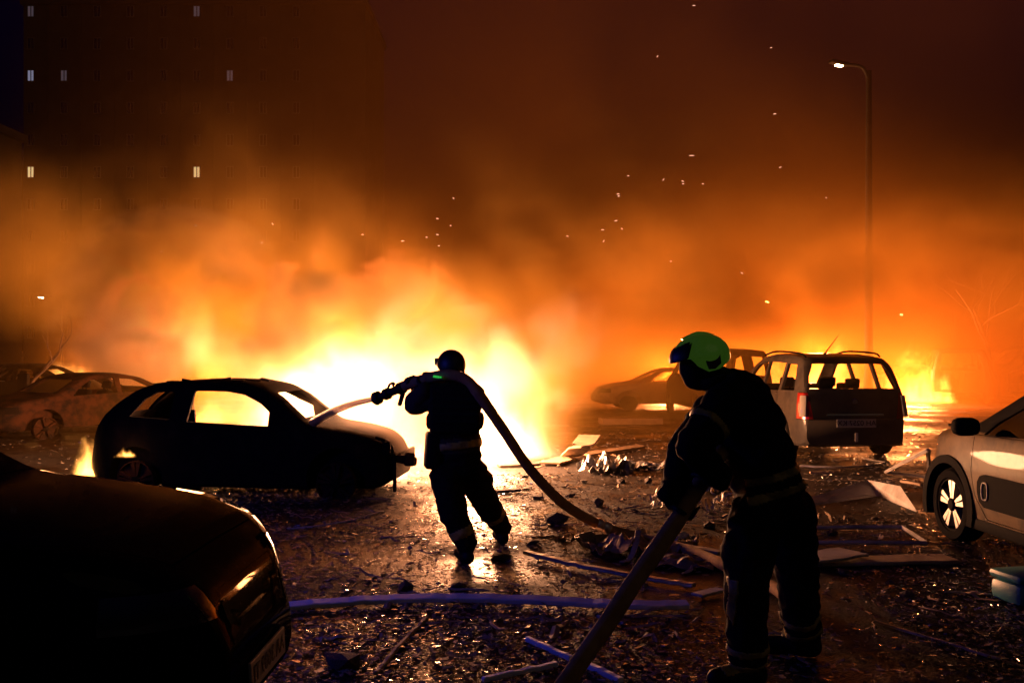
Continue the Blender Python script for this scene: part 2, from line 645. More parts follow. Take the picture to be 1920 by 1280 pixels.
SP_SEDAN = dict(
    top=[(-2.25, .55), (-2.22, .8), (-2.1, .95), (-1.6, 1.0), (-1.38, 1.03), (-.8, 1.33), (-.35, 1.42), (.15, 1.415), (.5, 1.33), (1.1, .98), (1.2, .95), (1.7, .88), (2.05, .77), (2.2, .62), (2.26, .5)],
    bot=[(-2.25, .34), (-2.1, .25), (2.0, .22), (2.26, .3)],
    half=[(-2.25, .62), (-2.15, .74), (-1.8, .85), (0, .88), (1.5, .85), (2.0, .76), (2.2, .6), (2.26, .5)],
    belt=[(-2.3, .93), (2.3, .88)], cabin=(-1.5, 1.1), r=.31, xw=(-1.32, 1.36),
    side_win=[[(-1.1, 1.0), (-.28, .97), (-.30, 1.30), (-.62, 1.26)], [(-.18, .965), (.80, .93), (.62, 1.10), (.35, 1.27), (-.18, 1.305)]],
    end_win=[([(-.6, 1.0), (.6, 1.0), (.5, 1.28), (-.5, 1.28)], (.45, 1.3)), ([(-.58, 1.06), (.58, 1.06), (.5, 1.27), (-.5, 1.27)], (-1.5, -.85))],
    seats=[(.1, (-.36, .36))], dash=.85)
SP_SEDAN['parts'] = [('bonnet', 'z', [(1.22, -.68), (2.0, -.6), (2.0, .6), (1.22, .68)], (.7, 1.1), None)] + \
    [('door', 'y', [(-.22, .34), (.80, .34), (.86, .6), (.86, .90), (-.22, .935)], rg, None) for rg in ((.5, 1.2), (-1.2, -.5))] + \
    [('door', 'y', [(-1.12, .72), (-.95, .36), (-.26, .34), (-.26, .94), (-1.12, .965)], rg, None) for rg in ((.5, 1.2), (-1.2, -.5))] + \
    [('headlight', 'x', [(s * .38, .60), (s * .9, .60), (s * .9, .74), (s * .42, .74)], (1.85, 2.4), M_clear) for s in (-1, 1)]

SP_SUV = dict(
    top=[(2.15, .5), (2.13, .70), (2.06, .84), (1.93, .95), (1.7, 1.02), (1.4, 1.06), (.9, 1.12), (.80, 1.15), (.0, 1.62), (-.6, 1.68), (-1.5, 1.64), (-1.85, 1.5), (-2.1, 1.05), (-2.15, .6)],
    bot=[(-2.15, .4), (-2.0, .28), (2.0, .26), (2.15, .34)],
    half=[(-2.15, .7), (-2.0, .82), (-1.5, .88), (1.2, .88), (1.7, .83), (1.98, .70), (2.1, .55), (2.15, .45)],
    belt=[(-2.2, 1.0), (2.2, .96)], cabin=(-2.0, .78), r=.34, xw=(-1.3, 1.32),
    side_win=[[(-1.65, 1.08), (-1.25, 1.07), (-1.22, 1.46), (-1.5, 1.42)], [(-1.15, 1.07), (-.3, 1.05), (-.3, 1.52), (-1.12, 1.49)], [(-.2, 1.05), (.6, 1.08), (.1, 1.42), (-.2, 1.51)]],
    end_win=[([(-.64, 1.18), (.64, 1.18), (.54, 1.54), (-.54, 1.54)], (-.1, .95)), ([(-.62, 1.08), (.62, 1.08), (.52, 1.46), (-.52, 1.46)], (-2.2, -1.75))],
    seats=[(-.1, (-.38, .38))], dash=.5)
SP_SUV['parts'] = [('bonnet', 'z', [(.84, -.72), (1.5, -.70), (1.95, -.5), (1.95, .5), (1.5, .70), (.84, .72)], (.8, 1.3), None)] + \
    [('headlight', 'x', [(s * .42, .72), (s * .95, .75), (s * .95, .88), (s * .48, .85)], (1.80, 2.3), M_darklens) for s in (-1, 1)] + \
    [('grille', 'x', [(-.36, .66), (.36, .66), (.36, .80), (-.36, .80)], (1.95, 2.3), None)] + \
    [('bumper', 'x', [(-1, .25), (1, .25), (1, .60), (-1, .60)], (1.78, 2.3), None)] + \
    [('door', 'y', [(-.25, .36), (.66, .36), (.72, .62), (.70, 1.03), (-.25, 1.03)], rg, None) for rg in ((.5, 1.2), (-1.2, -.5))]

SP_MPV = dict(
    top=[(-2.23, .5), (-2.22, .92), (-2.17, 1.06), (-1.98, 1.42), (-1.90, 1.53), (-1.78, 1.585), (-1.2, 1.63), (-.4, 1.64), (.2, 1.585), (.55, 1.45), (1.25, 1.03), (1.35, 1.0), (1.8, .9), (2.1, .75), (2.22, .5)],
    bot=[(-2.23, .24), (-2.1, .19), (2.0, .19), (2.22, .3)],
    half=[(-2.23, .74), (-2.17, .81), (-2.0, .86), (-1, .89), (1, .88), (1.7, .82), (2.05, .68), (2.22, .45)],
    belt=[(-2.3, 1.02), (2.3, .93)], cabin=(-2.12, 1.22), r=.32, xw=(-1.38, 1.34), tumble=.30, sig=.03,
    side_win=[[(-1.86, 1.06), (-1.28, 1.04), (-1.26, 1.47), (-1.66, 1.46)], [(-1.18, 1.035), (-.35, 1.01), (-.33, 1.50), (-1.16, 1.48)], [(-.25, 1.005), (.85, .98), (.62, 1.20), (.25, 1.43), (-.25, 1.5)]],
    end_win=[([(-.66, 1.07), (.66, 1.07), (.57, 1.48), (-.57, 1.48)], (.3, 1.4)), ([(-.70, 1.10), (.70, 1.10), (.65, 1.3), (.56, 1.475), (-.56, 1.475), (-.65, 1.3)], (-2.3, -1.8))],
    seats=[(.15, (-.37, .37)), (-.75, (-.42, .02, .44))], dash=.9)
SP_MPV['parts'] = [('tail_lamp', 'x', [(s * .655, .63), (s * 1.0, .63), (s * 1.0, 1.03), (s * .72, 1.03)], (-2.3, -2.02), M_red) for s in (-1, 1)] + \
    [('bumper', 'x', [(-1, .2), (1, .2), (1, .615), (-1, .615)], (-2.3, -1.8), None)] + \
    [('tailgate', 'x', [(-.66, .63), (.66, .63), (.71, 1.03), (.72, 1.09), (-.72, 1.09), (-.71, 1.03)], (-2.3, -2.02), None)] + \
    [('door', 'y', [(-1.14, .60), (-.95, .36), (-.32, .34), (-.32, .97), (-1.18, 1.0)], rg, None) for rg in ((.5, 1.2), (-1.2, -.5))] + \
    [('door', 'y', [(-.29, .34), (.82, .34), (.9, .6), (.88, .94), (-.29, .97)], rg, None) for rg in ((.5, 1.2), (-1.2, -.5))]

SP_COMPACT = dict(
    top=[(2.0, .5), (1.985, .72), (1.94, .84), (1.84, .925), (1.66, .98), (1.35, 1.02), (1.05, 1.05), (.95, 1.08), (.2, 1.45), (-.3, 1.49), (-1.2, 1.45), (-1.6, 1.33), (-1.9, 1.0), (-2.0, .6)],
    bot=[(-2.0, .34), (-1.85, .24), (1.8, .20), (2.0, .26)],
    half=[(-2.0, .66), (-1.85, .78), (-1.4, .86), (0, .87), (1.2, .87), (1.6, .82), (1.85, .70), (1.96, .58), (2.0, .5)],
    belt=[(-2.1, .99), (2.1, .94)], cabin=(-1.8, 1.0), r=.325, xw=(-1.27, 1.27), tumble=.32,
    side_win=[[(-1.25, 1.04), (-.34, 1.02), (-.34, 1.34), (-1.1, 1.31)], [(-.24, 1.02), (.72, .99), (.58, 1.09), (.12, 1.31), (-.24, 1.35)]],
    end_win=[([(-.62, 1.1), (.62, 1.1), (.52, 1.39), (-.52, 1.39)], (.1, 1.1)), ([(-.58, 1.04), (.58, 1.04), (.5, 1.3), (-.5, 1.3)], (-2.0, -1.5))],
    seats=[(.05, (-.36, .36))], dash=.72)
SP_COMPACT['parts'] = [('window_surround', 'y', [(-1.75, 1.045), (.0, 1.03), (.90, 1.005), (1.06, 1.03), (1.06, 1.13), (.28, 1.50), (.12, 1.42), (-.2, 1.43), (-1.2, 1.39), (-1.5, 1.30)], rg, M_black) for rg in ((.35, 1.2), (-1.2, -.35))] + [('bonnet', 'z', [(1.02, -.66), (1.88, -.58), (1.88, .58), (1.02, .66)], (.84, 1.2), None)] + \
    [('bumper', 'x', [(-1, .18), (1, .18), (1, .62), (.86, .80), (-.86, .80), (-1, .62)], (1.68, 2.2), None)] + \
    [('headlight', 'x', [(s * .42, .66), (s * .86, .66), (s * .84, .80), (s * .44, .78)], (1.7, 2.2), M_clear) for s in (-1, 1)] + \
    [('door', 'y', [(-.29, .30), (.62, .30), (.80, .48), (.86, .68), (.84, .98), (-.29, 1.0)], rg, None) for rg in ((.5, 1.2), (-1.2, -.5))] + \
    [('door', 'y', [(-1.12, .64), (-.9, .34), (-.32, .30), (-.32, 1.0), (-1.28, 1.02)], rg, None) for rg in ((.5, 1.2), (-1.2, -.5))]

SP_VAN = dict(
    top=[(-2.15, .9), (-2.14, 1.4), (-2.1, 1.66), (-2.0, 1.74), (-1.0, 1.78), (.2, 1.78), (.5, 1.66), (1.2, 1.08), (1.35, 1.03), (1.85, .92), (2.1, .75), (2.18, .5)],
    bot=[(-2.15, .36), (2.0, .26), (2.18, .3)],
    half=[(-2.15, .80), (-2.0, .86), (1.4, .87), (1.9, .76), (2.18, .5)],
    belt=[(-2.3, 1.02), (2.3, .95)], cabin=(-2.1, 1.2), r=.31, xw=(-1.4, 1.36), tumble=.2,
    side_win=[[(-1.8, 1.1), (-.9, 1.1), (-.9, 1.58), (-1.75, 1.56)], [(-.2, 1.05), (.85, 1.05), (.4, 1.5), (-.2, 1.6)]],
    end_win=[([(-.66, 1.1), (.66, 1.1), (.56, 1.6), (-.56, 1.6)], (.2, 1.4)), ([(-.62, .45), (.62, .45), (.66, 1.0), (.58, 1.62), (-.58, 1.62), (-.66, 1.0)], (-2.3, -1.9))],
    seats=[(.2, (-.36, .36)), (-.8, (-.4, .4))], dash=.9, parts=[])

# burning hatchback beside the fire: flank at depth 11.5, bonnet to the right
hb = build_car('charred dark hatchback with empty windows, smoke pouring over its bonnet', 'car', SP_HATCH, (-3.14, 12.25, -.07), R(-5), M_char, 'burnt_car', True, zscale=1.05)
for nm, vf, mt in (('bumper_stub', join(xf(box(.28, .12, .09, bev=.02), TRS((1.93, -.42, .46), (.1, .2, .3))), xf(box(.12, .09, .14, bev=.02), TRS((2.0, -.5, .47), (.4, .1, .2)))), M_rust),
                   ('crash_beam', join(xf(box(.05, .95, .09, bev=.015), TRS((1.86, 0, .48))), xf(box(.04, .05, .42, bev=.01), TRS((1.83, -.52, .32)))), M_char),
                   ('headlight_shell', xf(box(.1, .3, .17, bev=.04), TRS((1.72, -.5, .60), (0, 0, .3))), M_char),
                   ('bent_trim', tube(catmull([(1.62, -.62, .72), (1.76, -.56, .66), (1.8, -.5, .56), (1.79, -.5, .4)], 4), .018, 6), M_char)):
    mk(nm, vf, mt, hb, 40)
for i in range(9):
    a = -1.0 + i * .16
    mk('roof_scrap', xf(box(.16, .05 + .03 * (i % 3), .012), TRS((a, -.5 + .02 * (i % 2), 1.335 - abs(a) * .03 + .012 * (i % 3)), (.1 * i % .3, .2 * ((i * 7) % 5 - 2) * .3, i))), M_char, hb)

# dark car in the foreground, only its bonnet and nose are in the frame
fg = build_car('glossy black car in the foreground, bonnet and nose in the lower left corner', 'car', SP_SUV, (-3.17, 4.12, 0), R(-1), M_blackpaint, 'parked_car', glass=(0, 1, 2, 3, 4))
mk('number_plate', xf(box(.012, .52, .112, bev=.003), TRS((2.17, -.0, .44), (0, -.05, 0))), M_plate, fg)
lettering([c for c in fg.children if c.name.startswith('number_plate')][0], 'AA 3689 TI', .098, TRS((2.178, 0, .44)) @ Matrix(((0, 0, 1, 0), (1, 0, 0, 0), (0, 1, 0, 0), (0, 0, 0, 1))), M_ink, True)
for s in (-1, 1): mk('wiper', tube(catmull([(.86, s * .1, 1.165), (.82, s * .35, 1.19), (.70, s * .62, 1.27)], 4), .011, 6), M_black, fg, 40)

# people carrier seen from behind
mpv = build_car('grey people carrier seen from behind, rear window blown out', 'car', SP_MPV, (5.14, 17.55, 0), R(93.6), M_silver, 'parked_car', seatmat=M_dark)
pl = mk('number_plate', xf(box(.012, .62, .13, bev=.003), TRS((-2.236, -.02, .565))), M_plate, mpv)
lettering(pl, 'AH 0257 KX', .115, TRS((-2.244, -.02, .565)) @ Matrix(((0, 0, -1, 0), (-1, 0, 0, 0), (0, 1, 0, 0), (0, 0, 0, 1))), M_ink, True)
mk('aerial', tube([(-1.25, .1, 1.625), (-1.3, .1, 1.66), (-1.5, -.03, 1.93)], [.022, .012, .004], 6), M_black, mpv)
for s in (-1, 1):
    mk('roof_rail', tube(catmull([(-1.75, s * .60, 1.585), (-1.5, s * .615, 1.64), (-.4, s * .62, 1.665), (.2, s * .62, 1.60)], 5), .016, 6), M_black, mpv, 40)
    mk('door_mirror', xf(box(.1, .2, .14, bev=.04), TRS((.78, s * 1.0, 1.02))), M_black, mpv, 40)
    mk('clear_reverse_lens', xf(box(.03, .10, .33, bev=.012), TRS((-2.175, s * .80, .83), (0, .18, -s * .5))), M_clear, mpv, 40)
mk('tailgate_trim', box(.02, .9, .03, (-2.235, 0, .69), bev=.006), M_chrome, mpv)
mk('badge', xf(lathe([(0, 0), (.05, 0), (.05, .01), (.038, .012), (0, .012)], 20), TRS((-2.215, 0, .90), (0, 0, R(90)))), M_chrome, mpv)
mk('tow_eye_cover', box(.012, .05, .14, (-2.238, -.02, .35), bev=.004), M_clear, mpv)
mk('rear_parcel_shelf', box(.4, 1.3, .03, (-1.85, 0, 1.03)), M_dark, mpv)

# sand coloured compact on the right
cm = build_car('sand coloured compact car at the right edge with silver five spoke wheels', 'car', SP_COMPACT, (4.80, 7.62, 0), R(93), M_gold, 'parked_car', glass=(0, 1, 2, 3), rimn=5)
for s in (-1, 1):
    for xw in SP_COMPACT['xw']:
        r = SP_COMPACT['r']
        ring = [(xw + (r + .045) * math.cos(a), r + (r + .045) * math.sin(a)) for a in np.linspace(-.35, math.pi + .35, 24)]
        ro = [(xw + (r + .125) * math.cos(a), r + (r + .115) * math.sin(a)) for a in np.linspace(-.3, math.pi + .3, 24)]
        V, Fs = [], []
        for (a, b), (c, d) in zip(ring, ro):
            wy = .872
            V += [(a, s * (wy - .10), b), (a, s * (wy + .012), b), (c, s * (wy + .008), d), (c, s * (wy - .05), d)]
        for i in range(23):
            for k in range(4):
                q = (i * 4 + k, i * 4 + (k + 1) % 4, (i + 1) * 4 + (k + 1) % 4, (i + 1) * 4 + k)
                Fs.append(q if s > 0 else q[::-1])
        mk('wheel_arch_trim', (V, Fs), M_black, cm, 40)
    ab = mk('side_bump_panel', prism([(.62, .40), (.70, .44), (.73, .52), (.73, .60), (.69, .65), (.62, .67), (-.98, .67), (-1.04, .64), (-1.04, .44), (-.98, .40)], 'y', *((.84, .888) if s > 0 else (-.888, -.84))), M_black, cm)
    ring = [(.60 + .045 * (abs(math.cos(a)) ** .6) * (1 if math.cos(a) > 0 else -1), s * .893, .535 + .07 * (abs(math.sin(a)) ** .6) * (1 if math.sin(a) > 0 else -1)) for a in [2 * math.pi * i / 24 for i in range(25)]]
    mk('ring_mark', tube(ring, .007, 6), M_clear, ab, 40)
    mir = mk('door_mirror', xf(box(.16, .22, .15, bev=.06), TRS((.70, s * 1.0, 1.06))), M_black, cm, 60)
    mk('mirror_indicator', xf(box(.012, .17, .022, bev=.004), TRS((.785, s * 1.02, 1.07))), M_gold, mir)
    mk('sill_trim', box(1.9, .06, .1, (0, s * .835, .235), bev=.02), M_black, cm, 40)
    mk('door_handle', box(.2, .03, .035, (-.12, s * .873, .86), bev=.01), M_gold, cm, 40)

# burnt saloon on the far left, nose to the left
build_car('rusty burnt out saloon on its rims at the left edge', 'car', SP_SEDAN, (-8.75, 20.4, -.02), heading(-.55, -.83), M_rust, 'burnt_car', True, zscale=.88, seatmat=M_char)
build_car('dark burnt car roof behind the rusty saloon at the left edge', 'car', SP_SEDAN, (-12.6, 25.5, 0), R(180), M_char, 'burnt_car', True, zscale=.95, seatmat=M_char)
# pale car veiled by smoke behind the two crew
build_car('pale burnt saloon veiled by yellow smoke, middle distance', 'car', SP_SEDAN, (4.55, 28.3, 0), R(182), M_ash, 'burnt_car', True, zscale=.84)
build_car('dark burnt van roof between green helmet and people carrier', 'van', SP_VAN, (5.15, 25.5, 0), R(95), M_rust, 'burnt_van', True, zscale=.97)
build_car('burnt van shell with gutted open back beside the right hand fire', 'van', SP_VAN, (14.75, 33.2, 0), R(72), M_rust, 'burnt_van', True, zscale=.98)
build_car('low burning car wreck inside the right hand fire', 'car', SP_HATCH, (12.9, 33.4, 0), R(178), M_rust, 'burnt_car', True, zscale=.9)
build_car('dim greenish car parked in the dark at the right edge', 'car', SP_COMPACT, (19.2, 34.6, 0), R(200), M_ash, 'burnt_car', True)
build_car('dark van shell behind the bare tree at the right edge', 'van', SP_VAN, (20.4, 39.5, 0), R(185), M_char, 'burnt_van', True, zscale=1.05)


# ------------------------------------------------------------------ smoke and flames (density grids)
class F:
    nt = None

    def __init__(s, sock): s.s = sock

    @staticmethod
    def m(op, *a):
        n = F.nt.nodes.new('ShaderNodeMath')
        n.operation = op
        for i, v in enumerate(a):
            if isinstance(v, F): F.nt.links.new(v.s, n.inputs[i])
            else: n.inputs[i].default_value = v
        return F(n.outputs[0])

    def __add__(s, o): return F.m('ADD', s, o)
    __radd__ = __add__
    def __sub__(s, o): return F.m('SUBTRACT', s, o)
    def __rsub__(s, o): return F.m('SUBTRACT', o, s)
    def __mul__(s, o): return F.m('MULTIPLY', s, o)
    __rmul__ = __mul__
    def __truediv__(s, o): return F.m('DIVIDE', s, o)


def st(v, a, b):
    n = F.nt.nodes.new('ShaderNodeMapRange')
    n.interpolation_type = 'SMOOTHSTEP'
    F.nt.links.new(v.s, n.inputs['Value'])
    n.inputs['From Min'].default_value = a
    n.inputs['From Max'].default_value = b
    if a > b:
        n.inputs['From Min'].default_value = b
        n.inputs['From Max'].default_value = a
        n.inputs['To Min'].default_value = 1
        n.inputs['To Max'].default_value = 0
    return F(n.outputs['Result'])


def volume(name, mn, mx, res, fn, mat):
    ob = bpy.data.objects.new(name, bpy.data.meshes.new(name))
    COL.objects.link(ob)
    g = bpy.data.node_groups.new(name, 'GeometryNodeTree')
    g.interface.new_socket('Geometry', in_out='OUTPUT', socket_type='NodeSocketGeometry')
    F.nt = g
    vc = g.nodes.new('GeometryNodeVolumeCube')
    vc.inputs['Min'].default_value = mn
    vc.inputs['Max'].default_value = mx
    for i, a in enumerate('XYZ'): vc.inputs['Resolution ' + a].default_value = max(4, int((mx[i] - mn[i]) / res))
    pos = g.nodes.new('GeometryNodeInputPosition')
    sep = g.nodes.new('ShaderNodeSeparateXYZ')
    g.links.new(pos.outputs[0], sep.inputs[0])

    def noise(scale, det=3, rough=.55, off=(0, 0, 0), stretch=(1, 1, 1), dist=0.0):
        mp = g.nodes.new('ShaderNodeVectorMath')
        mp.operation = 'MULTIPLY_ADD'
        g.links.new(pos.outputs[0], mp.inputs[0])
        mp.inputs[1].default_value = stretch
        mp.inputs[2].default_value = off
        n = g.nodes.new('ShaderNodeTexNoise')
        g.links.new(mp.outputs[0], n.inputs['Vector'])
        n.inputs['Scale'].default_value = scale
        n.inputs['Detail'].default_value = det
        n.inputs['Roughness'].default_value = rough
        n.inputs['Distortion'].default_value = dist
        return F(n.outputs[0])
    d = fn(F(sep.outputs[0]), F(sep.outputs[1]), F(sep.outputs[2]), noise)
    g.links.new(F.m('MAXIMUM', d, 0.0).s, vc.inputs['Density'])
    sm = g.nodes.new('GeometryNodeSetMaterial')
    sm.inputs['Material'].default_value = mat
    g.links.new(vc.outputs[0], sm.inputs[0])
    o = g.nodes.new('NodeGroupOutput')
    g.links.new(sm.outputs[0], o.inputs[0])
    ob.modifiers.new('density', 'NODES').node_group = g
    tag(ob, kind='stuff')
    return ob


def smoke_mat(name, scat, absb, g=.2, step=2.0, soot=1.0):
    m = bpy.data.materials.new(name)
    m.use_nodes = True
    nt = m.node_tree
    nt.nodes.clear()
    out = nt.nodes.new('ShaderNodeOutputMaterial')
    at = nt.nodes.new('ShaderNodeAttribute')
    at.attribute_name = 'density'
    s = nt.nodes.new('ShaderNodeVolumeScatter')
    s.inputs['Color'].default_value = (*scat, 1)
    s.inputs['Anisotropy'].default_value = g
    a = nt.nodes.new('ShaderNodeVolumeAbsorption')
    a.inputs['Color'].default_value = (*absb, 1)
    nt.links.new(at.outputs['Fac'], s.inputs['Density'])
    mu = nt.nodes.new('ShaderNodeMath')
    mu.operation = 'MULTIPLY'
    mu.inputs[1].default_value = soot
    nt.links.new(at.outputs['Fac'], mu.inputs[0])
    nt.links.new(mu.outputs[0], a.inputs['Density'])
    ad = nt.nodes.new('ShaderNodeAddShader')
    nt.links.new(s.outputs[0], ad.inputs[0])
    nt.links.new(a.outputs[0], ad.inputs[1])
    nt.links.new(ad.outputs[0], out.inputs['Volume'])
    m.cycles.volume_step_rate = step
    return m


def flame_mat(name, strength, step=2.5, col=(1.0, .38, .07)):
    m = bpy.data.materials.new(name)
    m.use_nodes = True
    nt = m.node_tree
    nt.nodes.clear()
    out = nt.nodes.new('ShaderNodeOutputMaterial')
    at = nt.nodes.new('ShaderNodeAttribute')
    at.attribute_name = 'density'
    e = nt.nodes.new('ShaderNodeEmission')
    e.inputs['Color'].default_value = (*col, 1)
    mu = nt.nodes.new('ShaderNodeMath')
    mu.operation = 'MULTIPLY'
    mu.inputs[1].default_value = strength
    nt.links.new(at.outputs['Fac'], mu.inputs[0])
    nt.links.new(mu.outputs[0], e.inputs['Strength'])
    nt.links.new(e.outputs[0], out.inputs['Volume'])
    m.cycles.volume_step_rate = step
    return m


M_smoke = smoke_mat('drifting_smoke', (.80, .38, .08), (.82, .42, .12), .1, 3, 2.2)
M_band = smoke_mat('billowing_smoke', (.86, .50, .10), (.88, .55, .18), .15, 1.7, 1.4)
M_soot = smoke_mat('soot_smoke', (.50, .20, .06), (.35, .22, .12), .1, 2.6, 1.0)
M_plume = smoke_mat('thick_smoke', (.88, .78, .62), (.90, .70, .50), .2, 2.4, 1.1)
M_flame = flame_mat('flame', 14)


def back(x, y, z, noise):
    big = st(noise(.085, 4, .55, (3.3, 1.2, 2.1), (1, 1, 1.2), .5), .36, .68)
    zf = st(z, 8.8, 0)
    return (.012 + .095 * big) * st(y + .5 * z, 16, 27) * st(x + .36 * y, -5, 6) * (.055 + .945 * zf * zf) * st(z, 42, 25) * st(x, 34, 12)


volume('smoke', (-45, 11, 0), (50, 75, 42), .75, back, M_smoke)


def band_smoke(x, y, z, noise):
    f = st(noise(.30, 6, .64, (1, 4, 3), (1, 1, 1.1), 1.0), .48, .56)
    dy = y - 22.0
    top = st(z + 5.0 * noise(.16, 3, .5, (9, 2, 1)), 8.0, 2.8)
    clear = (1.0 - .9 * st(x, .2, 1.6) * st(y, 29, 25) * st(z, 3.0, 1.5)) * (1.0 - .9 * st(x, 6.0, 8.5) * st(z, 4.0, 2.0)) * (1.0 - .97 * st(x, -4.2, -5.4) * st(y, 26, 23) * st(z, 3.2, 1.8))
    return (.62 * f + .02) * st(dy * dy, 64, 25) * top * st(x, -13, -8) * st(x, 18, 11) * clear


volume('smoke', (-13, 14, 0), (24, 30, 8.5), .25, band_smoke, M_band)


def plume_main(x, y, z, noise):
    f = st(noise(.75, 6, .65, (0, 0, 0), (1, 1, .9), 1.0), .46, .57)
    edge = noise(.55, 4, .55, (4, 4, 4)) - .5
    dx = x + 2.0 - .25 * z
    dy = y - 15.7
    r = dx * dx / 7.6 + dy * dy / 5.0 + 2.4 * edge
    return (1.1 * f + .06) * st(r, 1.3, .25) * st(z + 2.5 * edge, 2.5, -.3)


volume('smoke', (-6.5, 12.4, 0), (3.2, 19.0, 5.6), .11, plume_main, M_plume)


def plume_left(x, y, z, noise):
    f = st(noise(.30, 5, .6, (5, 2, 9), (1, 1, .9), .8), .47, .56)
    dx = x + 8.6
    dy = y - 25.6
    dz = z - 2.8
    r = dx * dx / 10 + dy * dy / 8 + dz * dz / 6
    return 2.2 * f * st(r, 1.15, .6)


volume('smoke', (-12.5, 22, 0), (-4.5, 29, 6.2), .18, plume_left, M_plume)


def soot_puffs(x, y, z, noise):
    f = st(noise(.95, 5, .6, (7, 3, 5), (1, 1, 1), .8), .54, .62)
    dx = x + 3.4
    dy = y - 13.7
    dz = z - 2.3 - .12 * dx
    r = dx * dx / 6.5 + dy * dy / .8 + dz * dz / .9
    return 2.6 * f * st(r, 1.15, .5)


volume('smoke', (-6.2, 12.7, 1.0), (-.6, 14.7, 4.0), .09, soot_puffs, M_soot)


def hood_smoke(x, y, z, noise):
    f = st(noise(.9, 5, .6, (2, 7, 1), (.7, 1, 1.1), .5), .40, .62)
    dx = x + 1.55
    dy = y - 12.8
    dz = z - .8
    r = dx * dx / 2.4 + dy * dy / 1.3 + dz * dz / .9
    return 1.7 * f * st(r, 1.1, .2)


volume('smoke', (-3.6, 11.5, 0), (0.2, 14.2, 2), .08, hood_smoke, M_plume)


def flame(loc, sx, sy, h, seed, power, lights, mat=None, res=.07, fine=1.0, col=FIRE):
    """a bank of flame tongues with the light it gives off"""
    def fn(x, y, z, noise):
        n = noise(fine * 1.5 / max(.35, min(1.4, h)), 4, .6, (seed * 3.1, seed * 1.7, seed * .9), (1.2, 1.2, .5), .9)
        dx = (x - loc[0]) / sx
        dy = (y - loc[1]) / sy
        zz = (z - loc[2]) / h
        sh = 1.0 - dx * dx - dy * dy - zz * 1.0
        return st(n + sh * .42, .62, .98) * st(zz, -.02, .05)
    o = volume('flames', (loc[0] - sx, loc[1] - sy, loc[2]), (loc[0] + sx, loc[1] + sy, loc[2] + h * 1.25), res, fn, mat or M_flame)
    for lx, ly, lz, share in lights:
        fire_light((loc[0] + lx, loc[1] + ly, loc[2] + lz), power * share, min(.5, .45 * h), None, col)
    return o


flame((-1.0, 15.5, 0), 2.0, 1.2, 1.5, 1, 8200, [(.35, -.5, .8, .38), (-1.0, -.6, .9, .38), (-2.3, -.3, 1.0, .24)], flame_mat('hot_flame', 22, 2.5, (1.0, .56, .26)), col=(1.0, .43, .20))
flame((12.75, 31.6, 0), 1.7, 1.0, 2.0, 2, 6500, [(-.6, -.5, .8, .6), (.5, .3, .9, .4)], flame_mat('right_flame', 45), res=.07, fine=1.5)
flame((9.6, 31.5, 0), 2.6, 1.2, 2.6, 3, 7500, [(0, 0, 1.6, 1.0)], res=.1)
flame((-6.9, 23.0, 0), 1.3, .6, .95, 4, 2000, [(0, 0, 1.0, 1.0)], res=.07)
flame((-13.4, 30.5, 0), 2.6, 1.0, 1.6, 5, 1300, [(0, 0, 1.3, 1.0)], res=.12)
flame((5.0, 32.5, 0), 1.4, .6, .7, 8, 8000, [(0, 0, .9, 1.0)], res=.1)  # added fire, hidden behind the pale saloon, to light the smoke there
flame((-5.05, 11.9, .18), .22, .3, .6, 6, 6, [(-.1, 0, .2, 1.0)], flame_mat('small_flame', 40, 1), res=.025, fine=2.2)
flame((-4.44, 11.45, .47), .16, .05, .11, 7, 1.0, [(0, -.06, .06, 1.0)], flame_mat('wheel_flame', 160, 1), res=.012, fine=2.5)

# ------------------------------------------------------------------ street lamps
M_pole = principled('lamp_pole', (.018, .016, .015), .9, 0, .03, noise=(3, (.012, .011, .010), .4, .6))


def lamp(label, base, h, arm, glow, strength, power, rbase=.095, col=(1, .75, .45), gs=1.0):
    root = empty('street_lamp', base)
    tag(root, label, 'street lamp', 'street lamps')
    mk('pole', tube([(0, 0, 0), (0, 0, .9), (0, 0, .95), (0, 0, h)], [rbase * 1.15, rbase * 1.1, rbase, rbase * .62], 12), M_pole, root, 40)
    ax, ay = arm
    mk('arm', tube(catmull([(0, 0, h - .3), (ax * .25, ay * .25, h + .1), (ax * .9, ay * .9, h + .12)], 5), rbase * .4, 8), M_pole, root, 40)
    an = math.atan2(ay, ax)
    hd = mk('lamp_head', xf(box(.62, .26, .12, bev=.045), TRS((ax, ay, h + .15), (0, -.12, an))), M_pole, root, 40)
    mk('lamp_glass', xf(box(.24 * gs, .15 * gs, .05 * gs, bev=.02 * gs), TRS((ax, ay, h + .075), (0, -.12, an))), principled('lamp_glow_' + glow, (.8, .7, .5), .4, emit=(col, strength)), hd, 40)
    if power:
        l = bpy.data.lights.new('lamp_light', 'POINT')
        l.energy = power
        l.color = col
        l.shadow_soft_size = .15
        o = bpy.data.objects.new('lamp_light', l)
        COL.objects.link(o)
        o.parent = root
        o.location = (ax, ay, h - .15)
    return root


dl = 31.0
lamp('tall street lamp with lit warm head on a thick pole behind the people carrier', ((1629 - 960) / FPX * dl, dl, 0), W(0, 127, dl).z - .1, ((1567 - 1629) / FPX * dl, -.3), 'warm', 25, 0, .135, (1, .62, .28))


def far_lamp(px, py, d, label, strength, col, gl, two=False):
    p = W(px, py, d)
    return lamp(label, (p.x + .7, d, 0), p.z - .075, (-.7, 0), gl, strength, 0, .05, col, .6)


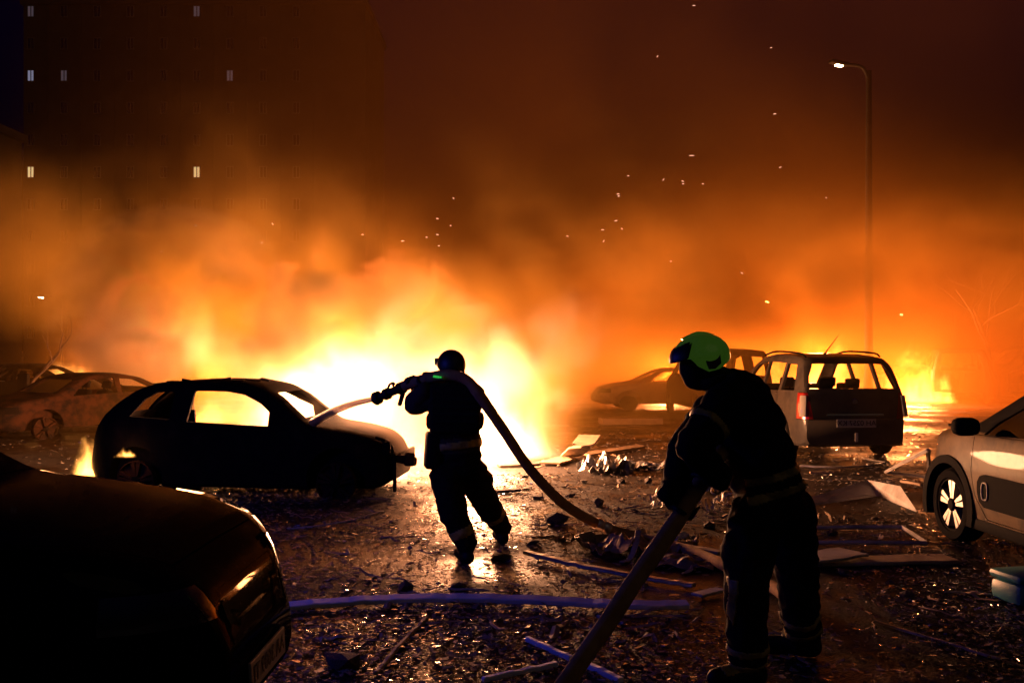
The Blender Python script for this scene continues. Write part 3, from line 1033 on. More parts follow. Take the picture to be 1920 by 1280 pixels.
far_lamp(1438, 566, 48, 'small far street lamp glowing yellow left of the tall lamp pole', 500, (1, .8, .25), 'yellow')
far_lamp(1690, 590, 52, 'faint far street lamp to the right of the tall lamp pole', 120, (1, .85, .5), 'faint')
far_lamp(338, 596, 46, 'hazy far street lamp inside the smoke above the charred hatchback', 900, (1, .75, .3), 'hazy')
far_lamp(77, 558, 34, 'small lit street lamp beside the bare branch at the left edge', 60, (1, .9, .75), 'pale')


# ------------------------------------------------------------------ trees
M_bark = principled('bark', (.10, .06, .04), .9, bump=(30, .5))


def bare_tree(label, base, h, spread, seed, levels=4, r0=.09, lean=(0, 0), n0=3):
    rnd = random.Random(seed)
    trunk, twigs = [], []

    def grow_(p, d, L, r, lev):
        pts = [p]
        q = p.copy()
        dd = d.copy()
        for _ in range(5):
            dd = (dd + Vector((rnd.gauss(0, .13), rnd.gauss(0, .13), rnd.gauss(.03, .07)))).normalized()
            q = q + dd * (L / 5)
            pts.append(q.copy())
        (trunk if lev == 0 else twigs).append(tube(pts, [r * (1 - .11 * i) for i in range(6)], 6 if lev < 2 else 4, False))
        if lev >= levels: return
        for k in range(rnd.randint(n0, n0 + 1)):
            i = rnd.randint(2, 5)
            a = Vector((rnd.gauss(0, 1), rnd.gauss(0, 1), rnd.gauss(.25, .5))).normalized()
            grow_(pts[i], (dd * .8 + a * spread).normalized(), L * rnd.uniform(.45, .72), r * (1 - .11 * i) * .62, lev + 1)
    root = empty('bare_tree', base)
    tag(root, label, 'tree')
    grow_(Vector((0, 0, -.05)), Vector((lean[0], lean[1], 1)).normalized(), h * .55, r0, 0)
    mk('trunk', join(*trunk), M_bark, root, 60)
    mk('crown', join(*twigs), M_bark, root, 60)
    return root


bare_tree('thin bare tree lit orange at the left edge', (-11.75, 23.4, 0), 3.6, .55, 3, 3, .06, (.25, 0), 2)
bare_tree('bare leaning sapling at the far left edge', (-11.55, 22.6, 0), 2.6, .5, 9, 3, .08, (-.35, 0), 2)
bare_tree('bare tree in front of the dark van on the right', (16.1, 33.0, 0), 6.0, .8, 5, 4, .11, (.05, 0), 3)
bare_tree('scorched bush beside the right hand fire', (13.9, 33.2, 0), 2.0, 1.1, 12, 4, .05, (0, 0), 3)
bare_tree('hazy bare sapling behind the people carrier', (20.5, 46, 0), 6.5, .7, 21, 4, .12, (0, 0), 3)
bare_tree('thin dead sapling in the smoke behind the charred hatchback', (-10.2, 27.0, 0), 4.0, .35, 31, 3, .05, (0, 0), 2)


# ------------------------------------------------------------------ people
M_coat = principled('dark_turnout_cloth', (.012, .009, .006), .88, 0, .1, noise=(30, (.02, .015, .010), .4, .6), bump=(220, .3, .002))
M_sleeve = principled('tan_sleeve_cloth', (.06, .038, .022), .85, 0, .2, bump=(200, .3, .002))
M_glove = principled('black_glove', (.012, .011, .010), .7, 0, .3, bump=(120, .3, .002))
M_boot = principled('black_boot', (.008, .008, .007), .6, 0, .2)
M_skin = principled('shaded_face_skin', (.03, .018, .012), .8, 0, .1)  # face and neck skin, shade put into the dark colour
M_stripe = principled('reflective_stripe', (.46, .34, .06), .5, 0, .3, noise=(14, (.2, .15, .03), .42, .62))
M_helmet_dark = principled('dark_helmet', (.010, .010, .010), .5)
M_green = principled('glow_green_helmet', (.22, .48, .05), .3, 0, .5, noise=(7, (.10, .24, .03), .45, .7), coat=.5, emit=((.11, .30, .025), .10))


def sph(c, r, seg=12):
    V = []
    for i in range(1, seg // 2):
        for k in range(seg):
            t, p = math.pi * i / (seg // 2), 2 * math.pi * k / seg
            V.append((math.sin(t) * math.cos(p), math.sin(t) * math.sin(p), math.cos(t)))
    V += [(0, 0, 1), (0, 0, -1)]
    return [Vector(c) + Vector(v) * r for v in V]


def hull(pts):
    bm = bmesh.new()
    for p in pts: bm.verts.new(p)
    r = bmesh.ops.convex_hull(bm, input=bm.verts[:])
    bmesh.ops.delete(bm, geom=[v for v in bm.verts if not v.link_faces], context='VERTS')
    bmesh.ops.recalc_face_normals(bm, faces=bm.faces[:])
    bm.verts.index_update()
    out = [v.co.copy() for v in bm.verts], [tuple(v.index for v in f.verts) for f in bm.faces]
    bm.free()
    return out


class Figure:
    """capsules and ellipsoids fused into one continuous skin"""
    def __init__(s, origin):
        s.o = Vector(origin)
        s.p = []

    def cap(s, a, b, ra, rb, m):
        s.p.append((Vector(a) - s.o, Vector(b) - s.o, ra, rb, m, None))

    def chain(s, pts, rad, m):
        for i in range(len(pts) - 1): s.cap(pts[i], pts[i + 1], rad[i], rad[i + 1], m)

    def wide(s, c, rx, ry, rz, m, rot=(0, 0, 0)):
        s.p.append((Vector(c) - s.o, None, 0, 0, m, (rx, ry, rz, rot)))

    def grip(s, P, axis, palm, rh, m, thumb=1):
        """a gloved hand closed round a hose: P on its axis, palm = direction from axis to the palm"""
        ax = Vector(axis).normalized()
        pa = (Vector(palm) - ax * Vector(palm).dot(ax)).normalized()
        side = ax.cross(pa)
        P = Vector(P)

        def at(ang, off, rad): return P + ax * off + (pa * math.cos(ang) + side * math.sin(ang)) * rad
        s.cap(at(0, -.035, rh + .022), at(0, .035, rh + .022), .027, .027, m)
        s.cap(at(-.3, -.03, rh + .03), at(-.3, .03, rh + .03), .024, .024, m)
        for k, ln in enumerate((3.3, 3.7, 3.5, 2.9)):
            off = (k - 1.5) * .024
            q = [at(a, off, rh + .013) for a in np.linspace(.35, ln, 5)]
            s.chain(q, [.0135, .0125, .012, .011, .0095], m)
        q = [at(-.5, -.04 * thumb, rh + .018), at(-1.2, -.052 * thumb, rh + .015), at(-1.9, -.050 * thumb, rh + .014)]
        s.chain(q, [.017, .0145, .012], m)
        return at(-.25, 0, rh + .06)

    def build(s, mats, voxel=.0115, folds=.012, seed=0):
        parts = []
        for a, b, ra, rb, m, e in s.p:
            if e is None:
                parts.append(hull(sph(a, ra) + sph(b, rb)))
            else:
                Mx = Matrix.Translation(a) @ Euler(e[3]).to_matrix().to_4x4() @ Matrix.Diagonal((e[0], e[1], e[2], 1))
                parts.append(hull([Mx @ v for v in sph((0, 0, 0), 1, 18)]))
        o = bpy.data.objects.new('t', mesh(join(*parts)))
        COL.objects.link(o)
        rm = o.modifiers.new('r', 'REMESH')
        rm.mode = 'VOXEL'
        rm.voxel_size = voxel
        sm = o.modifiers.new('s', 'SMOOTH')
        sm.factor = .5
        sm.iterations = 4
        dg = bpy.context.evaluated_depsgraph_get()
        dg.update()
        me = bpy.data.meshes.new_from_object(o.evaluated_get(dg))
        bpy.data.objects.remove(o)
        n = len(me.vertices)
        co = np.empty(n * 3)
        me.vertices.foreach_get('co', co)
        co = co.reshape(-1, 3)
        best = np.full(n, 1e9)
        idx = np.zeros(n, int)
        for a, b, ra, rb, m, e in s.p:
            if e is None:
                A, B = np.array(a), np.array(b)
                t = np.clip(((co - A) @ (B - A)) / max(1e-9, (B - A) @ (B - A)), 0, 1)
                d = np.linalg.norm(co - (A + t[:, None] * (B - A)), axis=1) - (ra + (rb - ra) * t)
            else:
                Rm = np.array(Euler(e[3]).to_matrix())
                l = (co - np.array(a)) @ Rm / np.array(e[:3])
                d = (np.linalg.norm(l, axis=1) - 1) * min(e[:3])
            k = d < best
            best[k] = d[k]
            idx[k] = m
        # cloth folds on the clothed regions only
        if folds:
            from mathutils import noise as mn
            no = np.empty(n * 3)
            me.vertices.foreach_get('normal', no)
            no = no.reshape(-1, 3)
            for i in np.where((idx == 0) | (idx == 1))[0]:
                p = Vector(co[i]) * 7 + Vector((seed, 0, 0))
                q = Vector((p.x + .4 * p.z, p.y, p.z * 1.7))
                h = 1 - 2 * abs(mn.noise(q)) + .5 * mn.noise(q * 2.3)
                co[i] += no[i] * folds * (h - .4)
            me.vertices.foreach_set('co', co.ravel())
        fi = np.empty(len(me.polygons), int)
        for i, p in enumerate(me.polygons): fi[i] = idx[p.vertices[0]]
        for m in mats: me.materials.append(m)
        me.polygons.foreach_set('material_index', fi)
        for p in me.polygons: p.use_smooth = True
        me.update()
        s.me = me
        return me


def band(src, sel, off, name, mat, parent):
    """lift the faces that sel() picks off the figure's skin: a stripe that follows the cloth"""
    keep = [p for p in src.polygons if sel(p.center)]
    if not keep: return None
    vm, V, Fs = {}, [], []
    for p in keep:
        q = []
        for i in p.vertices:
            if i not in vm:
                vm[i] = len(V)
                v = src.vertices[i]
                V.append(v.co + v.normal * off)
            q.append(vm[i])
        Fs.append(q)
    o = mk(name, (V, Fs), mat, parent, 80)
    so = o.modifiers.new('thick', 'SOLIDIFY')
    so.thickness = .004
    return o


def seg_sel(origin, a, b, t0, t1, rmax, extra=None):
    a, b = Vector(a) - origin, Vector(b) - origin
    ax = (b - a)
    L = ax.length
    ax.normalize()

    def f(c):
        h = (c - a).dot(ax)
        if not (t0 <= h <= t1): return False
        if (c - a - ax * h).length > rmax: return False
        return extra(c) if extra else True
    return f


HR = .043
# --- crew member at the nozzle, seen from behind
O1 = Vector((-.43, 8.05, 0))
f1 = Figure(O1)
P = W
pel, wai, che, uch, nek = P(863, 872, 8.08), P(856, 828, 8.06), P(853, 775, 8.04), P(852, 742, 8.02), P(848, 712, 8.03)
f1.wide(pel, .185, .145, .15, 0)
f1.wide(P(860, 850, 8.07), .19, .15, .15, 0)
f1.wide(wai, .205, .16, .16, 1)
f1.wide(che, .215, .17, .19, 0)
f1.wide(P(852, 800, 8.05), .215, .17, .15, 0)
f1.wide(uch, .20, .14, .12, 0)
f1.cap(nek, P(847, 700, 8.02), .07, .065, 4)
f1.wide(P(846, 689, 8.04), .082, .10, .115, 4)
f1.cap(P(833, 694, 8.11), P(830, 697, 8.13), .022, .018, 4)
lsh, rsh = P(815, 738, 8.03), P(886, 742, 8.03)
lel, rel = P(779, 756, 8.10), P(878, 782, 8.24)
hose_pts = [P(748, 729, 8.14), P(772, 719, 8.08), P(800, 710, 8.0), P(830, 704, 7.93), P(852, 704, 7.90), P(876, 714, 7.885), P(903, 745, 7.865), P(945, 806, 7.93), P(1000, 888, 8.15), P(1060, 945, 8.45),
            P(1130, 985, 8.75), P(1205, 1008, 8.72), P(1290, 1030, 8.25)]
lh = P(792, 713, 8.03)
ax1 = hose_pts[2] - hose_pts[1]
wr = f1.grip(hose_pts[2], ax1, Vector((-.1, -.25, -1)), HR, 2, 1)
f1.chain([lsh, lel], [.105, .095], 1)
f1.chain([lel, wr], [.095, .062], 1)
wr2 = f1.grip(hose_pts[1] + Vector((0, 0, 0)), ax1, Vector((.1, .8, -.6)), HR, 2, -1)
f1.chain([rsh, rel, wr2], [.105, .08, .06], 0)
f1.cap(lsh, rsh, .105, .105, 0)
# legs
lhip, lkn, lan = P(836, 890, 8.03), P(850, 962, 7.93), P(874, 1016, 7.92)
rhip, rkn, ran = P(886, 888, 8.14), P(914, 948, 8.38), P(941, 986, 8.74)
f1.chain([lhip, lkn, lan], [.135, .115, .088], 0)
f1.chain([rhip, rkn, ran], [.135, .11, .088], 0)
f1.wide(P(834, 912, 8.0), .085, .10, .13, 0)
f1.wide(P(908, 900, 8.2), .075, .09, .10, 0)
for an, fw in ((lan, Vector((-.35, .9, 0)).normalized()), (ran, Vector((-.25, .95, 0)).normalized())):
    h = Vector((an.x, an.y, .055))
    f1.cap(an, h + Vector((0, 0, .03)), .075, .06, 3)
    f1.cap(h - fw * .045, h + fw * .17, .055, .048, 3)
    f1.cap(h - fw * .05 + Vector((0, 0, -.03)), h + fw * .18 + Vector((0, 0, -.03)), .026, .026, 3)
me1 = f1.build([M_coat, M_sleeve, M_glove, M_boot, M_skin], .0115, .010, 3)
p1 = empty('person', O1)
tag(p1, 'person in dark fire gear and round helmet spraying water, seen from behind against the fire', 'person')
link('body', me1, None, p1)
band(me1, seg_sel(O1, lkn, lan, .13, .20, .16), .006, 'reflective_band', M_stripe, p1)
band(me1, seg_sel(O1, rkn, ran, .10, .17, .16), .006, 'reflective_band', M_stripe, p1)
zb = P(0, 832, 8.05).z
band(me1, lambda c: zb - .028 + c.x * .12 < c.z < zb + .028 + c.x * .12 and c.length < 2 and abs(c.x) < .24 and c.z > .8, .006, 'reflective_belt', M_stripe, p1)
# vest with plates, hip bag, radio
vs = mk('vest', join(xf(box(.40, .09, .40, bev=.035), TRS(P(853, 765, 7.90) - O1, (.04, 0, 0))), xf(box(.46, .24, .14, bev=.04), TRS(P(854, 788, 8.02) - O1))), M_coat, p1, 50)
for k in range(4): mk('webbing', xf(box(.36, .014, .022, bev=.004), TRS(P(853, 748 + k * 14, 7.853) - O1)), M_boot, vs)
mk('shoulder_strap', xf(box(.06, .2, .03, bev=.01), TRS(P(884, 722, 7.96) - O1, (0, .5, 0))), M_coat, vs)
mk('hip_bag', xf(box(.115, .20, .29, bev=.018), TRS(P(811, 844, 8.02) - O1, (0, .05, .2))), M_boot, p1, 40)
mk('radio', xf(box(.05, .035, .12, bev=.008), TRS(P(898, 755, 7.9) - O1, (0, .2, 0))), M_boot, p1, 40)
mk('radio_aerial', tube([P(868, 708, 7.92) - O1, P(873, 701, 7.92) - O1], .008, 6), M_boot, p1)
mk('indicator_light', join(xf(box(.05, .014, .018, bev=.004), TRS(P(818, 706, 7.86) - O1, (0, .15, 0))), xf(box(.014, .014, .014), TRS(P(826, 707, 7.855) - O1))), principled('green_led', (.02, .2, .03), .4, emit=((.05, .8, .1), .5)), p1)
hc = P(846, 684, 8.03) - O1


def shell(c, rx, ry, rz, fn, yaw, seg=40, rings=22, thick=.012):
    """helmet: an egg cut along a rim whose height (0..1 downwards) depends on the azimuth; azimuth 0 = front"""
    V, Fs = [], []
    for i in range(rings + 1):
        for k in range(seg):
            a = 2 * math.pi * k / seg
            low = fn(a)
            t = low * i / rings
            s_, c_ = math.sin(t), math.cos(t)
            V.append(Vector((rx * s_ * math.cos(a), ry * s_ * math.sin(a), rz * c_)))
    for i in range(rings):
        for k in range(seg):
            k2 = (k + 1) % seg
            Fs.append((i * seg + k, (i + 1) * seg + k, (i + 1) * seg + k2, i * seg + k2))
    Mx = Matrix.Translation(c) @ (yaw if isinstance(yaw, Matrix) else Euler((0, 0, yaw)).to_matrix().to_4x4())
    return [Mx @ v for v in V], Fs


def lerp_ang(tbl):
    def f(a):
        a = abs((a + math.pi) % (2 * math.pi) - math.pi)
        return np.interp(a, [R(t[0]) for t in tbl], [R(t[1]) for t in tbl])
    return f


h1 = mk('helmet', shell(hc, .128, .112, .125, lerp_ang([(0, 88), (40, 92), (75, 100), (100, 122), (140, 116), (180, 112)]), R(125)), M_helmet_dark, p1, 50)
h1.modifiers.new('t', 'SOLIDIFY').thickness = .012
mk('helmet_rail', xf(box(.10, .018, .03, bev=.006), TRS(hc + Vector((-.105, .06, .01)), (0, 0, R(125)))), M_helmet_dark, h1)
mk('front_mount', xf(box(.035, .05, .05, bev=.008), TRS(hc + Vector((-.112, .06, .03)), (0, 0, R(125)))), M_helmet_dark, h1)
mk('chin_strap', tube(catmull([hc + Vector((.105, -.02, -.05)), hc + Vector((.085, .0, -.1)), hc + Vector((.03, .05, -.15)), hc + Vector((-.05, .08, -.13))], 4), .009, 6), M_helmet_dark, h1, 60)

# --- crew member with the green helmet, stooping over the hose
O2 = Vector((1.30, 5.15, 0))
f2 = Figure(O2)
f2.wide(P(1385, 745, 5.1), .165, .23, .145, 0, (0, .5, 0))
f2.wide(P(1402, 795, 5.1), .188, .23, .175, 0, (0, .4, 0))
f2.wide(P(1423, 850, 5.11), .183, .22, .17, 0, (0, .35, 0))
f2.wide(P(1438, 905, 5.13), .19, .22, .16, 0, (0, .2, 0))
f2.wide(P(1446, 945, 5.14), .185, .21, .13, 0, (0, .2, 0))
f2.cap(P(1375, 735, 5.1), P(1330, 703, 5.1), .085, .075, 0)
f2.wide(P(1309, 690, 5.1), .098, .078, .118, 4, (0, -.25, 0))
f2.cap(P(1286, 689, 5.1), P(1279, 698, 5.1), .014, .016, 4)
f2.cap(P(1288, 672, 5.07), P(1288, 672, 5.13), .022, .022, 4)
f2.wide(P(1293, 716, 5.1), .030, .032, .028, 4)
f2.cap(P(1287, 705, 5.085), P(1287, 705, 5.115), .015, .015, 4)
f2.cap(P(1300, 712, 5.1), P(1318, 706, 5.1), .05, .06, 4)
hl = [P(1344, 858, 5.0), P(1322, 892, 4.97), P(1286, 950, 4.90), P(1240, 1018, 4.80), P(1180, 1105, 4.66), P(1110, 1205, 4.5), P(1030, 1320, 4.34), P(930, 1440, 4.2)]
ax2 = hl[2] - hl[1]
nsh, fsh = P(1350, 768, 4.92), P(1338, 770, 5.28)
wn_ = f2.grip(hl[1], ax2, Vector((.5, -.7, .4)), HR, 2, 1)
wf_ = f2.grip(hl[2] - Vector((0, 0, 0)), ax2, Vector((-.95, .1, .2)), HR, 2, -1)
nel, fel = P(1298, 838, 4.80), P(1284, 838, 5.12)
f2.chain([nsh, nel, wn_], [.11, .085, .062], 0)
f2.chain([fsh, fel, P(1268, 905, 5.02), wf_], [.105, .085, .068, .055], 0)
f2.wide(P(1270, 925, 5.0), .055, .06, .075, 2)
f2.cap(nsh, P(1385, 745, 5.0), .11, .13, 0)
nh, nk, na = P(1420, 965, 5.02), P(1398, 1095, 4.94), P(1402, 1222, 5.03)
fh, fk, fa = P(1478, 960, 5.24), P(1496, 1085, 5.34), P(1504, 1190, 5.52)
f2.chain([nh, nk, na], [.145, .112, .10], 0)
f2.chain([fh, fk, fa], [.145, .112, .10], 0)
f2.wide(P(1378, 1035, 4.98), .07, .09, .12, 0)
for an, fw in ((na, Vector((-.95, -.3, 0)).normalized()), (fa, Vector((-.97, .2, 0)).normalized())):
    h = Vector((an.x, an.y, .06))
    f2.cap(an, h + Vector((0, 0, .04)), .085, .065, 3)
    f2.cap(h - fw * .05, h + fw * .18, .06, .05, 3)
    f2.cap(h - fw * .06 + Vector((0, 0, -.032)), h + fw * .19 + Vector((0, 0, -.032)), .028, .028, 3)
me2 = f2.build([M_coat, M_sleeve, M_glove, M_boot, M_skin], .0105, .012, 11)
p2 = empty('person', O2)
tag(p2, 'person in dark fire gear and luminous green helmet stooping to haul a hose', 'person')
link('body', me2, None, p2)
hem0, hem1 = P(1375, 915, 4.95) - O2, P(1505, 880, 4.95) - O2
for dz in (0, -.085):
    band(me2, (lambda dz_: (lambda c: abs(c.z - (hem0.z + (c.x - hem0.x) / (hem1.x - hem0.x) * (hem1.z - hem0.z) + dz_)) < .02 and c.z > .75 and c.x > -.13 and c.y < .3))(dz), .006, 'reflective_band', M_stripe, p2)
for t in (.34, .42):
    band(me2, seg_sel(O2, nk, na, t - .017, t + .017, .17), .006, 'reflective_band', M_stripe, p2)
    band(me2, seg_sel(O2, fk, fa, t - .10, t - .066, .16), .006, 'reflective_band', M_stripe, p2)
band(me2, seg_sel(O2, nk, na, -.06, .30, .17, lambda c: abs(c.x - (nk.x - O2.x) + .075) < .017 and c.y < nk.y - O2.y), .006, 'reflective_strip', M_stripe, p2)
band(me2, seg_sel(O2, nsh, nel, .10, .135, .14), .006, 'reflective_band', M_stripe, p2)
mk('collar', tube(catmull([P(1318, 722, 5.0) - O2, P(1345, 716, 4.96) - O2, P(1372, 708, 5.06) - O2, P(1368, 708, 5.16) - O2, P(1340, 716, 5.24) - O2, P(1318, 722, 5.18) - O2], 5), .03, 8), M_coat, p2, 70)
hc2 = P(1315, 668, 5.1) - O2
T2 = Matrix.Rotation(R(180), 4, 'Z') @ Matrix.Rotation(R(8), 4, 'Y')
h2 = mk('helmet', shell(hc2, .148, .118, .118, lerp_ang([(0, 84), (35, 88), (62, 92), (72, 112), (95, 132), (125, 128), (150, 112), (180, 106)]), T2, 60, 26), M_green, p2, 50)
h2.modifiers.new('t', 'SOLIDIFY').thickness = .01
mk('brow_visor', shell(hc2 + Vector((-.006, 0, -.004)), .160, .126, .112, lerp_ang([(0, 96), (30, 95), (50, 92), (64, 84), (70, 1), (180, 1)]), T2, 60, 26), M_helmet_dark, h2, 50)
me_v = h2.children[0].data
bm = bmesh.new()
bm.from_mesh(me_v)
bmesh.ops.delete(bm, geom=[v for v in bm.verts if (v.co - hc2).x > -.055 or (v.co - hc2).z > .055 + .5 * ((v.co - hc2).x + .12)], context='VERTS')
bm.to_mesh(me_v)
bm.free()
h2.children[0].modifiers.new('t', 'SOLIDIFY').thickness = .006
for s in (-1, 1):
    bd = prism([(.012, -.012), (.05, .018), (.066, .042), (.088, .028), (.092, -.022), (.06, -.05), (.028, -.052)], 'y', -.004, .004)
    mk('side_panel', xf(bd, TRS(hc2 + Vector((-.012, s * .112, -.012)), (s * .18, 0, s * -.12))), M_helmet_dark, h2)
mk('crest', tube(catmull([hc2 + Vector((-.10, 0, .085)), hc2 + Vector((-.02, 0, .119)), hc2 + Vector((.06, 0, .105)), hc2 + Vector((.13, 0, .05))], 6), .008, 6), M_green, h2, 60)

# ------------------------------------------------------------------ hose, nozzle, water
M_hose = principled('canvas_hose', (.48, .27, .09), .85, 0, .15, noise=(9, (.32, .16, .05), .4, .65), bump=(260, .5, .002))
tail = [P(1360, 1035, 7.6), P(1450, 1040, 6.9), P(1500, 1035, 6.2), P(1502, 1000, 5.62), P(1497, 960, 5.42), P(1470, 900, 5.40), P(1400, 850, 5.33), P(1362, 845, 5.1)]
tail[0].z = tail[1].z = .05
tail[2].z = .12
path = hose_pts + tail + hl
hp = catmull(path, 9)
from mathutils import noise as mnz
hp = [p + Vector((mnz.noise(p * 2.3), mnz.noise(p * 2.3 + Vector((5, 0, 0))), .6 * mnz.noise(p * 2.3 + Vector((0, 7, 0))))) * .014 for p in hp]
hs = mk('fire_hose', tube(hp, [HR * (1 + .07 * mnz.noise(p * 6)) for p in hp], 16), M_hose, None, 60)
tag(hs, 'tan fire hose running from nozzle over shoulder, across the ground and through both gloves', 'hose')
ci = 9 * 10
cd = (hp[ci + 1] - hp[ci - 1]).normalized()
mk('coupling', xf(lathe([(HR * .9, -.07), (HR * 1.22, -.07), (HR * 1.3, -.05), (HR * 1.3, -.01), (HR * 1.12, 0), (HR * 1.3, .01), (HR * 1.3, .05), (HR * 1.22, .07), (HR * .9, .07)][::-1], 20, 'z'), Matrix.Translation(hp[ci]) @ cd.to_track_quat('Z', 'Y').to_matrix().to_4x4()), M_alloy, hs, 40)
nz_root = empty('hose_nozzle', hose_pts[0])
tag(nz_root, 'dark hose nozzle with round bumper held at shoulder height', 'nozzle')
nd = (hose_pts[0] - hose_pts[1]).normalized()
rot = nd.to_track_quat('Z', 'Y').to_matrix().to_4x4()
mk('barrel', xf(lathe([(0, -.05), (.05, -.05), (.05, .0), (.035, .02), (.035, .10), (.048, .11), (.048, .15), (.03, .17), (.03, .2), (0, .2)][::-1], 20, 'z'), rot), M_boot, nz_root, 40)
mk('bumper_ring', xf(lathe([(0, .2), (.035, .2), (.055, .21), (.058, .25), (.04, .27), (0, .265)][::-1], 20, 'z'), rot), M_boot, nz_root, 40)
mk('bale_handle', xf(tube(catmull([(0, .04, .05), (0, .06, .03), (0, .066, .07), (0, .04, .1)], 4), .011, 8), rot), M_boot, nz_root, 60)
mk('pistol_grip', xf(box(.035, .05, .12, (0, 0, 0), bev=.012), TRS((.02, .0, -.08), (0, .3, 0))), M_boot, nz_root, 40)
M_water = principled('water_spray', (.42, .33, .28), .4, 0, .5, noise=(14, (.30, .22, .18), .4, .6), alpha=.8)
j0, j1 = hose_pts[0] + nd * .26, P(588, 792, 11.55)
jp = []
for i in range(15):
    t = i / 14
    p = j0.lerp(j1, t)
    p.z += .16 * t * (1 - t)
    jp.append(p)
wj = mk('water_jet', tube(jp, [.020 + .035 * (i / 14) for i in range(15)], 12), M_water, None, 60)
tag(wj, 'thin jet of water from the nozzle onto the charred bonnet', 'water jet')


# ------------------------------------------------------------------ wreckage on the ground
M_white = principled('white_pvc', (.46, .44, .43), .55, noise=(3, (.22, .20, .18), .45, .68), bump=(40, .15))
M_strip = principled('bright_white_pvc', (.80, .80, .82), .5, noise=(3, (.66, .66, .68), .45, .7))
M_board = principled('fibreboard', (.42, .30, .19), .75, noise=(5, (.28, .19, .12), .4, .65), bump=(30, .2))
M_sheet = principled('crumpled_sheet', (.30, .20, .14), .55, .2, .5, noise=(6, (.16, .10, .07), .4, .65), bump=(20, .4))
M_alu = principled('bare_aluminium', (.55, .53, .50), .4, .8, noise=(8, (.35, .33, .31), .4, .65))
M_teal = principled('teal_plastic', (.03, .22, .22), .45)
M_rubble = principled('rubble', (.10, .075, .06), .85, noise=(12, (.04, .03, .025), .4, .6), bump=(40, .6))
M_shard = principled('glass_shard', (.22, .20, .18), .16, 0, .9, noise=(.9, (.06, .05, .045), .45, .6))
M_leaf = principled('pale_flake', (.36, .27, .18), .5, 0, .5, noise=(3, (.16, .11, .07), .4, .65))
M_cable = principled('black_cable', (.012, .012, .013), .6)


def strip(name, cat, label, pts, w, t, mat, lift=0.0, tilt=0.0, n=8):
    """a flat strip laid through the given world points: a closed, slightly bent bar"""
    C = catmull([Vector(p) for p in pts], n) if len(pts) > 2 else [Vector(pts[0]).lerp(Vector(pts[1]), i / 8) for i in range(9)]
    base = C[len(C) // 2].copy()
    base.z = 0
    V, Fs = [], []
    rnd = random.Random(label)
    for i, p in enumerate(C):
        d = (C[min(i + 1, len(C) - 1)] - C[max(i - 1, 0)])
        s = Vector((-d.y, d.x, 0)).normalized()
        up = Vector((0, 0, 1))
        s2 = s * math.cos(tilt) + up * math.sin(tilt)
        u2 = up * math.cos(tilt) - s * math.sin(tilt)
        jit = rnd.uniform(-.004, .004)
        for a, b in ((-.5, 0), (.5, 0), (.5, 1), (-.5, 1)):
            V.append(p - base + s2 * (a * w) + u2 * (b * t + jit) + up * (lift + .5 * w * abs(math.sin(tilt))))
    for i in range(len(C) - 1):
        for k in range(4): Fs.append((i * 4 + k, (i + 1) * 4 + k, (i + 1) * 4 + (k + 1) % 4, i * 4 + (k + 1) % 4))
    Fs += [(0, 1, 2, 3), tuple((len(C) - 1) * 4 + k for k in (3, 2, 1, 0))]
    o = mk(name, (V, Fs), mat)
    o.location = base
    bv = o.modifiers.new('bev', 'BEVEL')
    bv.width = min(.006, t * .3)
    bv.segments = 1
    return tag(o, label, cat)


strip('plastic_strip', 'trim', 'long bent white strip lying across the foreground, lit blue', [G(534, 1146), G(640, 1137), G(760, 1131), G(920, 1131), G(1080, 1138), G(1200, 1144), G(1290, 1142)], .095, .035, M_strip, .012, .12)
strip('plastic_strip', 'trim', 'short blue lit bar pointing down right at the bottom, upper one', [G(988, 1205), G(1072, 1243)], .035, .03, M_strip, .01)
strip('plastic_strip', 'trim', 'blue lit bar at the bottom edge right of the upper one', [G(1090, 1248), G(1165, 1284)], .042, .03, M_strip, .01)
strip('plastic_strip', 'trim', 'blue lit bar slanting up from the bottom edge', [G(905, 1283), G(1045, 1252)], .035, .028, M_strip, .01)
strip('wooden_stick', 'stick', 'thin dark stick lying below the long strip', [G(704, 1268), G(752, 1212), G(800, 1163)], .028, .024, M_board, .004)
strip('plastic_strip', 'trim', 'dark strip with a blue lit end under the hose', [G(985, 1043), G(1080, 1066), G(1190, 1088), G(1302, 1106)], .06, .03, M_alu, .02)
strip('plastic_strip', 'trim', 'short blue bar end poking out past the hauled hose', [G(1120, 1158), G(1172, 1172)], .03, .02, M_white, .004)
strip('metal_rod', 'rod', 'long thin rod on the dark ground at lower right', [G(1640, 1168), G(1780, 1210), G(1930, 1256)], .018, .016, M_alu, .004)
strip('cable', 'cable', 'pale cable on the ground beside the charred hatchback', [G(538, 994), G(600, 988), G(660, 977), G(720, 960)], .022, .018, M_white, .004)
strip('board', 'board', 'pale oblong board lying in front of the smoke veiled car', [G(1126, 796), G(1238, 795)], .5, .14, M_board, .01)
strip('board', 'board', 'bent board with a raised end among the wreckage', [G(1030, 874), G(1066, 862), W(1090, 842, 14.6), W(1106, 822, 15.4)], .34, .03, M_board, .03)
strip('board', 'board', 'narrow plank right of the bent board', [G(1098, 858), G(1202, 842)], .16, .04, M_board, .02, .15)
strip('board', 'board', 'dark flat board on the ground behind the spraying person', [G(935, 876), G(1010, 873)], .18, .03, M_rubble, .01)
strip('board', 'board', 'dark flat bar beside the spraying legs', [G(930, 925), G(975, 922)], .10, .03, M_rubble, .01)
strip('panel', 'panel', 'long board on the ground left of the compact car, dark face up', [G(1498, 1058), G(1640, 1056), G(1782, 1052)], .26, .03, M_board, .01)
strip('panel', 'panel', 'crumpled pale sheet overlapping the long board', [G(1500, 1064), G(1560, 1056), G(1600, 1050)], .32, .02, M_white, .06)
